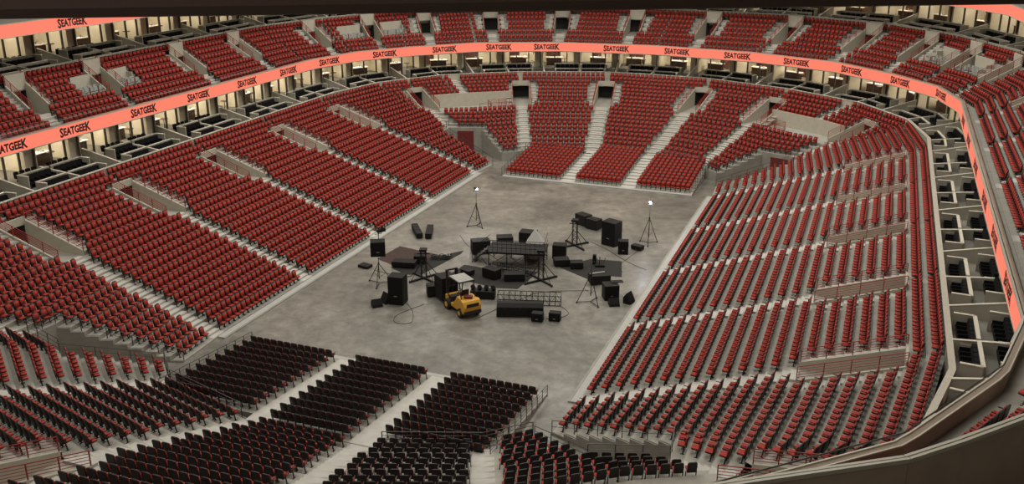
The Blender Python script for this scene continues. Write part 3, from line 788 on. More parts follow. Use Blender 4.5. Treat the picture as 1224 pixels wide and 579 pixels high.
# ------------------------------------------------------------------ seats
def rounded(w, h, r, n=3, top_only=True):
    """outline in x,z : rounded top corners"""
    pts = [(-w/2, 0), (w/2, 0)]
    for i in range(n+1):
        a = PI/2*i/n; pts.append((w/2-r+r*math.cos(a), h-r+r*math.sin(a)))
    for i in range(n+1):
        a = PI/2+PI/2*i/n; pts.append((-w/2+r+r*math.cos(a), h-r+r*math.sin(a)))
    return pts
def back_panel(mb, w, h, r, y0, y1, z0, tilt, m=0, n=2):
    o = rounded(w, h, r, n)
    mb.hexa([(x, y0+tilt*z, z0+z) for x, z in o], [(x, y1+tilt*z, z0+z) for x, z in o], m)
def seat_parts():
    P = {}
    b = MB(); back_panel(b, .43, .55, .08, .17, .225, .37, .14); P['backrest'] = (b, [BLK])
    b = MB(); back_panel(b, .385, .41, .07, .115, .172, .45, .14); P['back_pad'] = (b, [RED])
    b = MB()
    b.hexa([(-.185, -.21, .42), (.185, -.21, .42), (.20, .12, .40), (-.20, .12, .40)], [(-.185, -.22, .47), (.185, -.22, .47), (.20, .12, .455), (-.20, .12, .455)], 0)
    b.hexa([(-.17, -.18, .37), (.17, -.18, .37), (.19, .14, .36), (-.19, .14, .36)], [(-.20, -.225, .425), (.20, -.225, .425), (.21, .14, .40), (-.21, .14, .40)], 1)
    P['seat'] = (b, [RED, BLK])
    for nm, x in (('leg', -.235), ('leg_', .235)):
        b = MB(); b.hexa([(x-.015, .02, 0), (x+.015, .02, 0), (x+.015, .08, 0), (x-.015, .08, 0)], [(x-.015, .08, .40), (x+.015, .08, .40), (x+.015, .15, .40), (x-.015, .15, .40)])
        b.hexa([(x-.02, -.06, 0), (x+.02, -.06, 0), (x+.02, .14, 0), (x-.02, .14, 0)], [(x-.02, -.06, .02), (x+.02, -.06, .02), (x+.02, .14, .02), (x-.02, .14, .02)])
        P[nm] = (b, [LEGM])
    b = MB(); b.hexa([(-.26, -.14, .60), (-.22, -.14, .60), (-.22, .20, .60), (-.26, .20, .60)], [(-.26, -.14, .63), (-.22, -.14, .63), (-.22, .20, .63), (-.26, .20, .63)])
    b.hexa([(-.25, .08, .38), (-.225, .08, .38), (-.225, .14, .38), (-.25, .14, .38)], [(-.25, .06, .60), (-.225, .06, .60), (-.225, .14, .60), (-.25, .14, .60)])
    P['armrest'] = (b, [BLK]); return P
def stuff_mesh(name, proto_v, proto_f, proto_m, mats, items):
    """one mesh of many copies"""
    V = np.array(proto_v, float); N = len(items); nv = len(V)
    A = np.array([i[3] for i in items]); X = np.array([[i[0], i[1], i[2]] for i in items])
    ca, sa = np.cos(A)[:, None], np.sin(A)[:, None]
    out = np.empty((N, nv, 3)); out[:, :, 0] = V[:, 0]*ca-V[:, 1]*sa+X[:, 0:1]; out[:, :, 1] = V[:, 0]*sa+V[:, 1]*ca+X[:, 1:2]; out[:, :, 2] = V[:, 2]+X[:, 2:3]
    lt = np.array([len(f) for f in proto_f]); lv = np.concatenate([np.array(f) for f in proto_f])
    me = bpy.data.meshes.new(name); me.vertices.add(N*nv); me.vertices.foreach_set('co', out.ravel())
    LV = (lv[None, :]+(np.arange(N)*nv)[:, None]).ravel(); LT = np.tile(lt, N); LS = np.concatenate([[0], np.cumsum(LT)[:-1]])
    me.loops.add(len(LV)); me.loops.foreach_set('vertex_index', LV)
    me.polygons.add(len(LT)); me.polygons.foreach_set('loop_start', LS); me.polygons.foreach_set('loop_total', LT)
    for m in mats: me.materials.append(m)
    me.polygons.foreach_set('material_index', np.tile(np.array(proto_m), N)); me.update(calc_edges=True); me.validate()
    o = bpy.data.objects.new(name, me); COL.objects.link(o); return o
SP = seat_parts()
def sdist(i):
    return math.dist(i[:3], CAM)
def hidden_low(i):
    q = proj((i[0], i[1], i[2]+.5))
    if q is None or not (2 < q[0] < 1222 and 2 < q[1] < 577): return True
    if i[2] > 9: return not (q[0] > 1140 and 380 < q[1] < 600 and (q[1]+.30*q[0]) < 862)
    return q[0] > 895 and q[1] > 574-(q[0]-895)*.53
cand = sorted([i for i in SEATS if not hidden_low(i)], key=sdist)[:300]
cs = set(id(i) for i in cand)
rest = [i for i in SEATS if id(i) not in cs]
protoM = {k: b.mesh('armchair_'+k.strip('_'), m) for k, (b, m) in SP.items()}
first = None
ROWS = {}
for i in SEATS:
    q = proj(i[:3]); ROWS.setdefault((i[4], i[5]), []).append((q[0] if q else 0, id(i)))
IDX = {}
for v in ROWS.values():
    v.sort()
    for j, (_, w) in enumerate(v): IDX[w] = j+1
def seat_label(i):
    x, y, z, a, bl, row, idx, n = i
    if bl.startswith('upper tier'): bl = 'upper block at bottom right'
    return 'red arena seat, %s from left in %s row of the %s' % (ORD[min(40, IDX[id(i)])], ORD[min(40, row)], bl)
first = empty('arena_seat'); 
for k in SP:
    o = bpy.data.objects.new(k.strip('_'), protoM[k]); COL.objects.link(o); o.parent = first
kids = list(first.children)
for n_, i in enumerate(cand):
    if n_ == 0: r = first
    else:
        r = first.copy(); COL.objects.link(r)
        for c in kids:
            d = c.copy(); COL.objects.link(d); d.parent = r
    r.location = i[:3]; r.rotation_euler = (0, 0, i[3])
    tag(r, seat_label(i), 'seat', 'red and black arena seats')
pv, pf, pm = [], [], []
allm = [RED, BLK, LEGM]
for k, (b, ms) in SP.items():
    if k == 'armrest': pass
    o = len(pv); pv += b.v; pf += [tuple(j+o for j in f) for f in b.f]; pm += [allm.index(ms[j]) for j in b.m]
low = [i for i in rest if i[2] < 9]; upr = [i for i in rest if i[2] >= 9]
o = stuff_mesh('arena_seat_rows', pv, pf, pm, allm, rest)
tag(o, 'thousands of red cushioned arena seats in rows all round both tiers', 'seats', kind='stuff')
print('SEATS', len(SEATS), 'individual', len(cand), 'suite chairs', len(CH))

# suite chairs
b = MB()
back_panel(b, .55, .60, .08, .16, .36, .38, .10)
b.hexa([(-.26, -.32, .34), (.26, -.32, .34), (.26, .26, .34), (-.26, .26, .34)], [(-.26, -.34, .50), (.26, -.34, .50), (.26, .26, .48), (-.26, .26, .48)])
for x in (-.26, .26):
    b.hexa([(x-.03, -.3, .34), (x+.03, -.3, .34), (x+.03, .3, .34), (x-.03, .3, .34)], [(x-.03, -.3, .68), (x+.03, -.3, .68), (x+.03, .32, .68), (x-.03, .32, .68)])
sb = MB(); 
sb.hexa([(-.2, -.2, 0), (.2, -.2, 0), (.2, .2, 0), (-.2, .2, 0)], [(-.08, -.08, .34), (.08, -.08, .34), (.08, .08, .34), (-.08, .08, .34)])
chb, chl = b, sb
meC, meL = b.mesh('suite_chair_body', [SUITEC]), sb.mesh('suite_chair_stand', [LEGM])
CHs = sorted(CH, key=sdist)
inframe = [c for c in CHs if (lambda q: q and 0 < q[0] < 1224 and 0 < q[1] < 579 and not (q[0] > 1130 and q[1] > 455))(proj(c[:3]))]
ind = inframe[:298]; ids = set(id(c) for c in ind); rc = [c for c in CHs if id(c) not in ids and c[6] < 2]
for n_, c in enumerate(ind):
    q = proj(c[:3]); w, no = suite_no(c[4], c[5])
    nm = ['front', 'middle', 'back'][c[6]]
    i_ = c[7]+1
    lab = 'black chair, %s in %s row of %s %s suite, %s' % (ORD[i_], nm, ORD[no], c[4], w)
    r = empty('suite_chair', c[:3], c[3], lab, 'chair', 'black suite chairs')
    if c[6] == 2: r.scale = (.72, .72, .78)
    o = bpy.data.objects.new('seat_shell', meC); COL.objects.link(o); o.parent = r
    o = bpy.data.objects.new('stand', meL); COL.objects.link(o); o.parent = r
if rc:
    o = len(chb.v)
    o = stuff_mesh('suite_chair_rows', chb.v, chb.f, chb.m, [SUITEC], rc)
    tag(o, 'more black chairs in rows inside the farther suites', 'chairs', kind='stuff')

b = MB(); b.box((0, 0, .45), (.44, .42, .03)); back_panel(b, .44, .34, .06, .2, .23, .56, .15)
for x in (-.2, .2):
    b.tube((x, -.2, 0), (x, .24, .9), .015, n=4); b.tube((x, .25, 0), (x, -.18, .45), .015, n=4)
fm_ = b.mesh('folding_chair', [GREYC])
FOLD.sort(key=lambda c: proj(c[:3])[0])
for n_, c in enumerate(FOLD):
    o = bpy.data.objects.new('folding_chair', fm_); COL.objects.link(o); o.location = c[:3]; o.rotation_euler = (0, 0, c[3])
    tag(o, 'grey folding chair on upper tier platform, %s from the left' % (ORD[n_+1] if n_ < 40 else str(n_+1)+'th'), 'chair', 'grey folding chairs on the upper tier platforms')
b = MB(); b.tube((0, 0, 0), (0, 0, 1.05), .05, n=6); b.tube((0, 0, .0), (0, 0, .06), .11, n=8); pmm = b.mesh('railing_post', [RAILR])
GP.sort(key=lambda c: proj(c[:3])[0])
for n_, c in enumerate(GP):
    o = bpy.data.objects.new('railing_post', pmm); COL.objects.link(o); o.location = c[:3]
    tag(o, 'red post at the front of an upper tier platform, %s from the left' % ORD[n_+1], 'post', 'red posts of the upper tier platforms')
# ------------------------------------------------------------------ railings around platforms, tunnels and floor blocks
for e in (-1, 1):
    for s in (-1, 1):
        nm = '%s %s' % (endS[e], 'left' if s < 0 else 'right')
        B, C, D = (R_(n, s, e) for n in 'BQD')
        if seen((*C(4), 1), 5):
            railing('tunnel_railing', [C(4), C(10)], [zl(4), zl(10)], .6, 2, 1.8, RAILG, .018, 'thin grey rail down the seating edge of the corner tunnel, '+nm)
            railing('tunnel_railing', [B(1), B(10)], [zl(1), zl(10)], .75, 2, 1.8, RAILG, .018, 'thin grey rail on the side block edge of corner tunnel, '+nm)
            railing('tunnel_railing', [B(10), ray('C', 10, s, e), C(10)], [zl(10)]*3, .9, 3, 1.2, RAILG, .018, 'short grey rail over the tunnel doors, '+nm)
        if seen((*D(4), 1), 5):
            o = .06 if s > 0 else -.06
            pts = [move(C(4), D(4), .1), D(4), move(ray('E', 4, s, e), D(4), .95)]
            railing('block_front_railing', pts, [zl(4)]*3, .85, 4, 1.3, RAILG, .02, 'grey rail behind the floor-level seats, '+nm)
        m0, m1 = move(C(14), D(14), 1.3), move(D(14), C(14), 1.3)
        if seen((*lerp(m0, m1, .5), 4), 40) and (e, s) != (-1, 1):
            railing('platform_railing', [m0, m1], [zl(14), zl(14)], 1.0, 5, 1.5, RAILR, .022, 'long red railing along the front of accessible platform, '+nm)
            m2 = move(D(16), C(16), 1.6)
            railing('platform_railing', [lerp(m0, m1, .35), lerp(C(16), D(16), .42), m2], [zl(14)]*3, 1.0, 5, 1.5, RAILR, .022, 'bent red railing around the platform ramp, '+nm)
# side stairs rails of the floor-level blocks
for e in (-1, 1):
    for x, sd in ((-9.75, 'left'), (10.75, 'right')):
        y0, y1 = 22+e*22.3, 22+e*31.1
        if seen((x, y0, 1), 0):
            railing('floor_block_railing', [(x, y0), (x, y1)], [.12, .95], .8, 4, .9, RAILG, .016, 'sloping grey rail on the %s edge of the floor-level seats, %s' % (sd, endS[e]))

# ------------------------------------------------------------------ stage gear on the floor
def M2(v, f, p=None): pass
def speaker(x, y, w, d, h, rz, label, name='loudspeaker_cabinet', z=0, group=None):
    r = empty(name, (x, y, z), rz, label, 'speaker', group)
    b = MB(); b.box((0, 0, h/2), (w, d, h)); b.build('cabinet', CASEM, r, bevel=.02)
    g = MB(); g.box((0, -d/2-.012, h/2), (w*.92, .025, h*.94)); g.build('grille', SPKM, r)
    k = MB(); k.box((0, -d/2-.03, h*.32), (w*.2, .012, .05)); k.build('badge', ALU, r)
    k = MB()
    for sx in (-1, 1): k.box((sx*(w/2+.008), 0, h*.6), (.02, .22, .1))
    k.build('side_handle', LEGM, r)
    return r
def wedge(x, y, rz, label, w=.75, d=.62, h=.55, tip=0):
    r = empty('stage_monitor', (x, y, 0), rz, label, 'speaker', 'wedge monitors on the floor')
    b = MB(); pr = [(-d/2, 0), (d/2, 0), (d/2, h*.55), (d*.1, h), (-d*.42, .18)]
    b.hexa([(-w/2, a, z) for a, z in pr], [(w/2, a, z) for a, z in pr]); b.build('cabinet', CASEM, r)
    g = MB(); a0, z0, a1, z1 = -d*.42, .18, d*.1, h; n = V3((0, -(z1-z0), a1-a0)).normalized()*.015
    q = [V3((-w*.45, a0, z0)), V3((w*.45, a0, z0)), V3((w*.45, a1, z1)), V3((-w*.45, a1, z1))]
    g.hexa(q, [p+n for p in q]); g.build('grille', SPKM, r); return r
def case(x, y, w, d, h, rz, label, z=0, name='flight_case', edge=ALU, mat_=CASEM):
    r = empty(name, (x, y, z), rz, label, 'case', None)
    wh = .08 if h > .35 else 0
    b = MB(); b.box((0, 0, wh+(h*.72-wh)/2), (w, d, h*.72-wh)); b.build('body', mat_, r, bevel=.012)
    b = MB(); b.box((0, 0, h*.73+(h*.27)/2), (w, d, h*.26)); b.build('lid', mat_, r, bevel=.012)
    b = MB(); b.box((0, 0, h*.725), (w+.015, d+.015, .018))
    b.box((0, -d/2-.01, h*.7), (.1, .02, .1)); b.build('latch_trim', LEGM, r)
    if wh:
        for sx in (-1, 1):
            for sy in (-1, 1):
                b = MB(); b.tube((sx*w*.4-.02, sy*d*.36, .04), (sx*w*.4+.02, sy*d*.36, .04), .04, n=8); b.tube((sx*w*.4, sy*d*.36, .04), (sx*w*.4, sy*d*.36, .09), .015, n=4); b.build('caster', RUB, r)
    return r
def tripod(x, y, H, spread, rz, label, lamp='small', hj=None, speaker_top=False, group=None, on=False):
    r = empty('light_stand' if not speaker_top else 'tripod_stand', (x, y, 0), rz, label, 'stand', group)
    hj = hj or H*.6
    for i in range(3):
        a = 2*PI*i/3+.5; b = MB(); b.tube((0, 0, hj), (math.cos(a)*spread, math.sin(a)*spread, .04), .028, n=5)
        b.tube((math.cos(a)*spread*.5, math.sin(a)*spread*.5, hj*.5), (0, 0, hj*.30), .014, n=4); 
        f = b.build('leg', LEGM, r); c = MB(); c.tube((math.cos(a)*spread, math.sin(a)*spread, 0), (math.cos(a)*spread, math.sin(a)*spread, .09), .06, n=8); c.build('rubber_foot', RUB, f)
    b = MB(); b.tube((0, 0, hj*.25), (0, 0, hj*1.02), .035, n=6); b.tube((0, 0, hj), (0, 0, H), .024, n=6); b.build('pole', LEGM, r)
    b = MB()
    for i in range(3):
        a = 2*PI*i/3+.5; b.tube((math.cos(a)*spread*.96, math.sin(a)*spread*.96, .08), (0, 0, .11), .03, n=4)
    b.build('base_brace', LEGM, r)
    b = MB(); b.tube((0, 0, hj-.08), (0, 0, hj+.08), .06, n=8); b.build('collar', LEGM, r)
    if lamp:
        b = MB(); b.box((0, 0, H+.02), (.5, .06, .05)); b.tube((-.24, 0, H), (-.24, 0, H+.42), .02, n=4); b.tube((.24, 0, H), (.24, 0, H+.42), .02, n=4); yk = b.build('yoke', LEGM, r)
        b = MB(); b.tube((0, .16, H+.26), (0, -.12, H+.22), .10, n=10, r2=.17); hd = b.build('lamp_head', CASEM, r)
        b = MB(); b.tube((0, -.12, H+.22), (0, -.14, H+.217), .15 if not on else .09, n=12); b.build('lens', LAMPM if on else ALU, hd)
    return r
def truss_tower(x, y, H, rz, label, reach=1.3, group=None, top=True):
    r = empty('truss_tower', (x, y, 0), rz, label, 'stand', group)
    for i in range(4):
        a = PI/2*i+PI/4; c, s_ = math.cos(a), math.sin(a)
        b = MB(); b.box((c*reach/2, s_*reach/2, .09), (reach, .13, .12), a)
        f = b.build('outrigger', LEGM, r); k = MB(); k.tube((c*reach, s_*reach, 0), (c*reach, s_*reach, .12), .09, n=8); k.build('foot_wheel', RUB, f)
        b = MB(); b.tube((c*reach*.9, s_*reach*.9, .14), (c*.18, s_*.18, H*.62), .03, n=4); b.build('brace', LEGM, r)
    b = MB(); q = .19
    cs_ = [(-q, -q), (q, -q), (q, q), (-q, q)]
    for c in cs_: b.tube((*c, .1), (*c, H), .03, n=5)
    n = max(3, int(H/.4))
    for i in range(n):
        z0, z1 = .15+(H-.15)*i/n, .15+(H-.15)*(i+1)/n
        for j in range(4):
            p, w = cs_[j], cs_[(j+1) % 4]; b.tube((*p, z0), (*w, z1), .014, n=4); b.tube((*p, z1), (*w, z1), .014, n=4)
    b.build('lattice_mast', LEGM, r)
    if top:
        b = MB(); b.box((0, 0, H+.08), (.55, .55, .18)); b.tube((-.5, 0, H*.9), (.5, 0, H*.9), .04, n=6); b.build('head_block', CASEM, r)
    return r
def carpet(pts, m, label, z=.012):
    b = MB(); b.hexa([(x, y, .001) for x, y in pts], [(x, y, z) for x, y in pts]); o = b.build('stage_carpet', m); tag(o, label, 'carpet'); return o
def lattice(name, x, y, rz, L_, Wd, H, label, n, z=0, m=LEGM):
    r = empty(name, (x, y, z), rz, label, 'truss')
    b = MB()
    for yy in (-Wd/2, Wd/2):
        for zz in (.03, H): b.tube((-L_/2, yy, zz), (L_/2, yy, zz), .03, n=5)
    b.build('chord', m, r); b = MB()
    for i in range(n+1):
        xx = -L_/2+L_*i/n
        for yy in (-Wd/2, Wd/2): b.tube((xx, yy, .03), (xx, yy, H), .02, n=4)
        for zz in (.03, H): b.tube((xx, -Wd/2, zz), (xx, Wd/2, zz), .02, n=4)
        if i < n:
            x2 = xx+L_/n
            for yy in (-Wd/2, Wd/2): b.tube((xx, yy, .03 if i % 2 else H), (x2, yy, H if i % 2 else .03), .014, n=4)
    b.build('web', m, r); return r

# right-hand group
tripod(9.9, 28.6, 3.5, .85, .2, 'tall black light stand with bright lit lamp near the right seats', hj=2.3, on=True)
tripod(-5.6, 27.6, 3.3, .85, 1.1, 'black light stand with bright lit lamp near the far left floor', hj=2.1, on=True)
speaker(7.0, 27.3, 1.35, 1.1, 2.1, -.35, 'largest black loudspeaker cabinet standing near the lit stand at right')
speaker(8.5, 25.5, .85, .7, 1.15, .25, 'small black upright cabinet in front of the largest speaker', z=0)
case(9.4, 26.8, .95, .6, .42, -.3, 'small low black case at foot of the lit light stand')
case(3.2, 31.6, 1.3, .9, 1.0, -.5, 'black case, left of the two behind the centre gear')
case(4.4, 30.8, 1.2, .9, .95, -.3, 'black case, right of the two behind the centre gear')
case(5.1, 31.6, .5, .4, .3, .3, 'tiny black box beside the two rear cases')
truss_tower(4.2, 25.8, 2.2, .1, 'black truss tower with crossed outriggers behind the centre platform', 1.35)
carpet([(4.6, 20.5), (6.4, 23.2), (8.9, 23.6), (9.8, 20.2), (8.4, 20.0), (7.5, 18.8)], CARPB, 'folded black stage carpet lying on floor right of centre')
case(5.9, 20.9, 1.0, .8, .55, .4, 'rounded black gear bag at left edge of the right carpet')
speaker(7.0, 22.2, .28, .3, .8, .2, 'narrow black upright box on the right carpet', z=.02)
b = MB(); 
r = empty('drum_hardware', (7.6, 21.7, .013), .4, 'bundle of thin black stands and clamps on the right carpet', 'stand')
for i in range(5):
    b.tube((.12*i-.25, .05*i, 0), (.12*i-.2+.12*math.sin(i*2), .2*math.cos(i), .7+.1*(i % 3)), .022, n=4)
b.build('pole', LEGM, r); k = MB(); k.box((0, .1, .08), (.75, .4, .16)); k.build('base', CASEM, r)
case(8.5, 18.4, 1.55, .95, .75, .55, 'black open case with pale papers on top right of centre')
r = empty('paper_stack', (8.3, 18.5, .765), .6, 'pale curled papers lying on the black case', 'papers'); b = MB()
b.hexa([(-.6, -.12, 0), (.6, -.02, 0), (.6, .08, 0), (-.6, 0, 0)], [(-.6, -.12, .02), (.6, -.02, .05), (.6, .08, .05), (-.6, 0, .02)]); b.build('sheet', SHEET, r)
speaker(10.1, 15.8, 1.1, 1.0, 1.15, .5, 'black loudspeaker cabinet with open flap between case and wedge monitors')
r = empty('cabinet_flap', (10.3, 16.1, 1.155), .5, 'thin black board resting on top of the speaker cabinet', 'board'); b = MB(); b.box((.2, .1, .03), (.9, .5, .05)); b.build('board', CASEM, r)
wedge(10.7, 14.6, .5, 'black wedge monitor lying right of the tripod, front one')
wedge(11.6, 15.5, 1.3, 'black wedge monitor tipped on its side nearest the right seats', h=.8)
tripod(9.0, 14.4, 2.9, 1.0, .9, 'tall black tripod stand in front of the papers case', lamp=None, hj=2.3)
lattice('ladder_truss', 4.85, 12.8, .28, 4.6, .85, .75, 'long black ladder truss lying on the floor', 11)
r = empty('equipment_trunk', (5.0, 10.5, 0), .33, 'long low black trunk with peaked lid in front of ladder truss', 'case')
b = MB(); b.box((0, 0, .37), (3.3, .8, .74)); b.build('body', CASEM, r, bevel=.02)
b = MB(); b.hexa([(-1.65, -.4, .75), (1.65, -.4, .75), (1.65, .4, .75), (-1.65, .4, .75)], [(-1.6, -.12, .98), (1.6, -.12, .98), (1.6, .3, .98), (-1.6, .3, .98)]); b.build('lid', CASEM, r)
b = MB()
for i in (-1, 0, 1): b.box((i*1.1, -.41, .66), (.14, .03, .12))
b.build('latch', LEGM, r)
speaker(6.45, 10.1, .8, .55, .62, .12, 'left of two small square speakers in front of the trunk')
speaker(7.55, 10.6, .8, .55, .62, .12, 'right of two small square speakers in front of the trunk')
# centre platform
carpet([(-3.0, 15.2), (-2.7, 18.3), (-1.0, 18.2), (3.4, 19.0), (3.1, 15.0), (1.4, 14.6), (-.6, 15.0)], CARPB, 'large black stage carpet under the centre platform')
r = empty('stage_platform', (1.2, 20.2, 0), .22, 'black scaffold stage platform with guard rails in the middle of the gear', 'platform')
b = MB(); b.box((0, 0, 1.25), (4.6, 2.6, .14)); b.build('deck', CASEM, r)
for sx in (-2.2, -.75, .75, 2.2):
    for sy in (-1.2, 1.2):
        b = MB(); b.tube((sx, sy, 0), (sx, sy, 1.2), .04, n=6); b.build('leg', LEGM, r)
b = MB()
for sy in (-1.2, 1.2):
    for i in range(3):
        x0 = -2.2+1.45*i; b.tube((x0, sy, .1), (x0+1.45, sy, 1.15), .02, n=4); b.tube((x0, sy, 1.15), (x0+1.45, sy, .1), .02, n=4)
b.build('cross_brace', LEGM, r)
b = MB()
for sy in (-1.25,):
    for zz in (1.7, 2.0, 2.3): b.tube((-2.25, sy, zz), (2.25, sy, zz), .025, n=4)
    for i in range(13): b.tube((-2.25+.375*i, sy, 1.3), (-2.25+.375*i, sy, 2.3), .02, n=4)
for zz in (1.7, 2.3): b.tube((2.25, -1.25, zz), (2.25, 1.25, zz), .025, n=4)
b.build('guard_rail', LEGM, r)
b = MB()
for i in range(5): b.box((-2.5-.26*i, .2, 1.1-.22*i), (.28, 1.0, .05))
for sy in (-.3, .7): b.tube((-2.4, sy, 1.2), (-3.75, sy, .02), .03, n=4); b.tube((-2.4, sy, 2.1), (-3.75, sy, .95), .02, n=4); b.tube((-3.7, sy, 0), (-3.7, sy, .98), .02, n=4)
b.build('stair', LEGM, r)
r = empty('cover_sheet', (2.0, 22.1, 0), .2, 'white peaked cover over gear behind the guard rail', 'cover'); b = MB()
b.hexa([(-.9, -.7, 0), (.8, -.7, 0), (.8, .8, 0), (-.9, .8, 0)], [(-.8, -.6, 1.2), (.7, -.6, 1.2), (.7, .7, 1.2), (-.8, .7, 1.2)])
b.hexa([(-.8, -.6, 1.2), (.7, -.6, 1.2), (.7, .7, 1.2), (-.8, .7, 1.2)], [(-.1, 0, 2.35), (0, 0, 2.35), (0, .1, 2.35), (-.1, .1, 2.35)]); b.build('sheet', SHEET, r)
case(-2.6, 21.4, 1.5, 1.0, 1.15, .6, 'black flight case at left behind the centre platform stairs')
case(-.9, 22.6, 1.3, 1.0, 1.3, .5, 'black flight case next to the first, nearer the white cover')
case(0.6, 24.2, 1.4, 1.1, 1.4, .1, 'tall black case behind the white cover')
case(3.9, 22.6, 1.1, .9, 1.2, .2, 'black case directly right of the white cover')
case(4.6, 21.0, 1.2, .9, .6, .5, 'low black case beside the right end of platform')
case(2.2, 16.7, 1.6, .9, .6, .4, 'black case lying on the centre carpet, right half')
case(0.4, 16.5, 1.3, .8, .8, -.3, 'black amplifier case on the centre carpet, middle')
case(-1.6, 16.4, .9, .7, .45, -.4, 'low dark case on the left tip of centre carpet')
lattice('truss_section', 1.3, 18.1, -.12, 3.4, .5, .5, 'short black truss section lying on the centre carpet', 8, z=.013)
truss_tower(4.2, 17.2, 2.4, .15, 'black truss tower with wheels at right corner of centre carpet', 1.45)
# pallet of stands behind the forklift
r = empty('spotlight_bar', (1.3, 12.6, 0), .25, 'row of black spotlights on a low case behind the yellow forklift', 'lights')
b = MB(); b.box((0, 0, .3), (1.8, .8, .6)); b.build('case', CASEM, r)
for i in range(4):
    b = MB(); b.tube((-.75+.5*i, .1, .72), (-.75+.5*i, -.12, .86), .17, n=10); f = b.build('lamp_head', SPKM, r)
    k = MB(); k.tube((-.75+.5*i, -.12, .86), (-.75+.5*i, -.135, .87), .13, n=10); k.build('lens', SPKM, f)
# left-hand group
carpet([(-9.9, 17.0), (-9.6, 20.4), (-5.3, 19.6), (-6.4, 16.9), (-7.9, 16.1)], CARPR, 'brown stage carpet, left of the two joined carpets', .014)
carpet([(-7.9, 15.6), (-6.6, 18.0), (-4.1, 21.3), (-4.0, 20.6), (-5.0, 14.9), (-6.2, 14.7)], CARPB, 'black stage carpet joined to the brown one', .026)
case(-7.0, 16.2, 1.9, .9, .5, .2, 'long low black case on the brown and black carpets', z=.027)
case(-6.2, 17.4, 1.0, .8, .7, .4, 'square black case with wire baskets on left carpets', z=.027)
r = empty('cable_pile', (-4.9, 19.0, .027), .3, 'heap of coiled cables and clamps on the black carpet', 'cables'); b = MB()
for i in range(16):
    cx_, cy_, rr_ = random.uniform(-.9, .9), random.uniform(-.35, .35), random.uniform(.18, .32); z_ = .03+.045*(i % 5)
    for j in range(10):
        a0, a1 = 2*PI*j/10, 2*PI*(j+1)/10; b.tube((cx_+math.cos(a0)*rr_, cy_+math.sin(a0)*rr_, z_), (cx_+math.cos(a1)*rr_, cy_+math.sin(a1)*rr_, z_+.01), .03, n=4)
b.build('coil', RUB, r)
b = MB()
for i in range(7): b.box((random.uniform(-.7, .7), random.uniform(-.3, .3), .32), (.16, .1, .07), random.random()*3)
b.build('clamp', ALU, r)
truss_tower(-4.4, 14.4, 2.3, .3, 'black truss tower with crossed outriggers in front of the left carpets', 1.35)
for x, y, rz, l, q in ((-9.7, 23.9, -.95, 2.9, 'left'), (-8.6, 24.1, -1.2, 2.6, 'right')):
    case(x, y, l, .55, .5, rz, 'long narrow black case lying near the left seats, %s of the two' % q)
tripod(-7.1, 12.2, 2.35, 1.05, .3, 'black tripod stand carrying a loudspeaker beside the left seats', lamp=None, hj=1.7, speaker_top=True)
speaker(-7.1, 12.2, 1.1, .9, 1.15, .5, 'black loudspeaker mounted on the left tripod stand', z=2.36)
r = empty('spotlight', (-7.0, 12.2, 3.61), .9, 'black spotlight with yoke clamped above the left tripod speaker', 'light')
b = MB(); b.tube((0, 0, 0), (0, 0, .75), .03, n=5); b.tube((-.28, 0, .45), (.28, 0, .45), .025, n=4); b.build('yoke', LEGM, r)
b = MB(); b.tube((-.1, 0, .62), (.3, -.1, .78), .13, n=10, r2=.2); hd = b.build('lamp_head', CASEM, r)
b = MB()
for sx in (-1, 1): b.box((.36+0*sx, -.1+sx*.2, .8), (.22, .02, .3), .3*sx)
b.build('barn_door', LEGM, hd)
case(-9.9, 15.0, .95, .7, .22, -.2, 'flat small black box on floor next to left curb')
speaker(-4.1, 9.5, 1.15, 1.05, 2.15, .12, 'tall black loudspeaker cabinet left of the yellow forklift')
wedge(-5.2, 8.3, .75, 'black wedge monitor left of the tall speaker, front one')
wedge(-4.95, 9.2, -.5, 'black wedge monitor tipped up right beside the tall speaker', h=.75)
case(-2.3, 11.6, .9, .8, .9, .6, 'black case standing behind the forklift mast')
# forklift : local +x is forward
fk = empty('forklift', (.85, 9.75, 0), math.radians(142), 'yellow forklift truck with dark cargo on its forks', 'forklift'); fk.scale = (1.2, 1.2, 1.17)
b = MB()
pr = [(-1.15, .42), (-1.2, .72), (-1.08, 1.12), (-.35, 1.2), (-.18, .95), (.15, .52), (.75, .52), (.95, .85), (1.12, .85), (1.12, .34), (.2, .30), (-.9, .34)]
b.hexa([(x, .52, z) for x, z in pr], [(x, -.52, z) for x, z in pr]); b.build('chassis', YEL, fk, bevel=.04)
b = MB(); pr = [(-1.32, .45), (-1.38, .8), (-1.2, 1.12), (-.95, 1.16), (-.9, .35), (-1.2, .32)]
b.hexa([(x, .58, z) for x, z in pr], [(x, -.58, z) for x, z in pr]); cw = b.build('counterweight', YEL, fk, bevel=.05)
b = MB(); b.box((-1.37, 0, .88), (.06, .78, .2)); b.build('vent_slot', BLK, cw)
b = MB(); b.box((-1.33, 0, .42), (.14, 1.1, .2)); b.build('bumper', RUB, cw)
for nm, x, sy, rr, ww in (('wheel', .72, .55, .34, .24), ('wheel', .72, -.55, .34, .24), ('wheel', -.82, .54, .29, .2), ('wheel', -.82, -.54, .29, .2)):
    b = MB(); b.tube((x, sy-ww/2, rr), (x, sy+ww/2, rr), rr, n=18); w_ = b.build('wheel', RUB, fk)
    k = MB(); s_ = 1 if sy > 0 else -1; k.tube((x, sy+s_*ww/2, rr), (x, sy+s_*(ww/2+.015), rr), rr*.5, n=12); k.build('hub', YEL, w_)
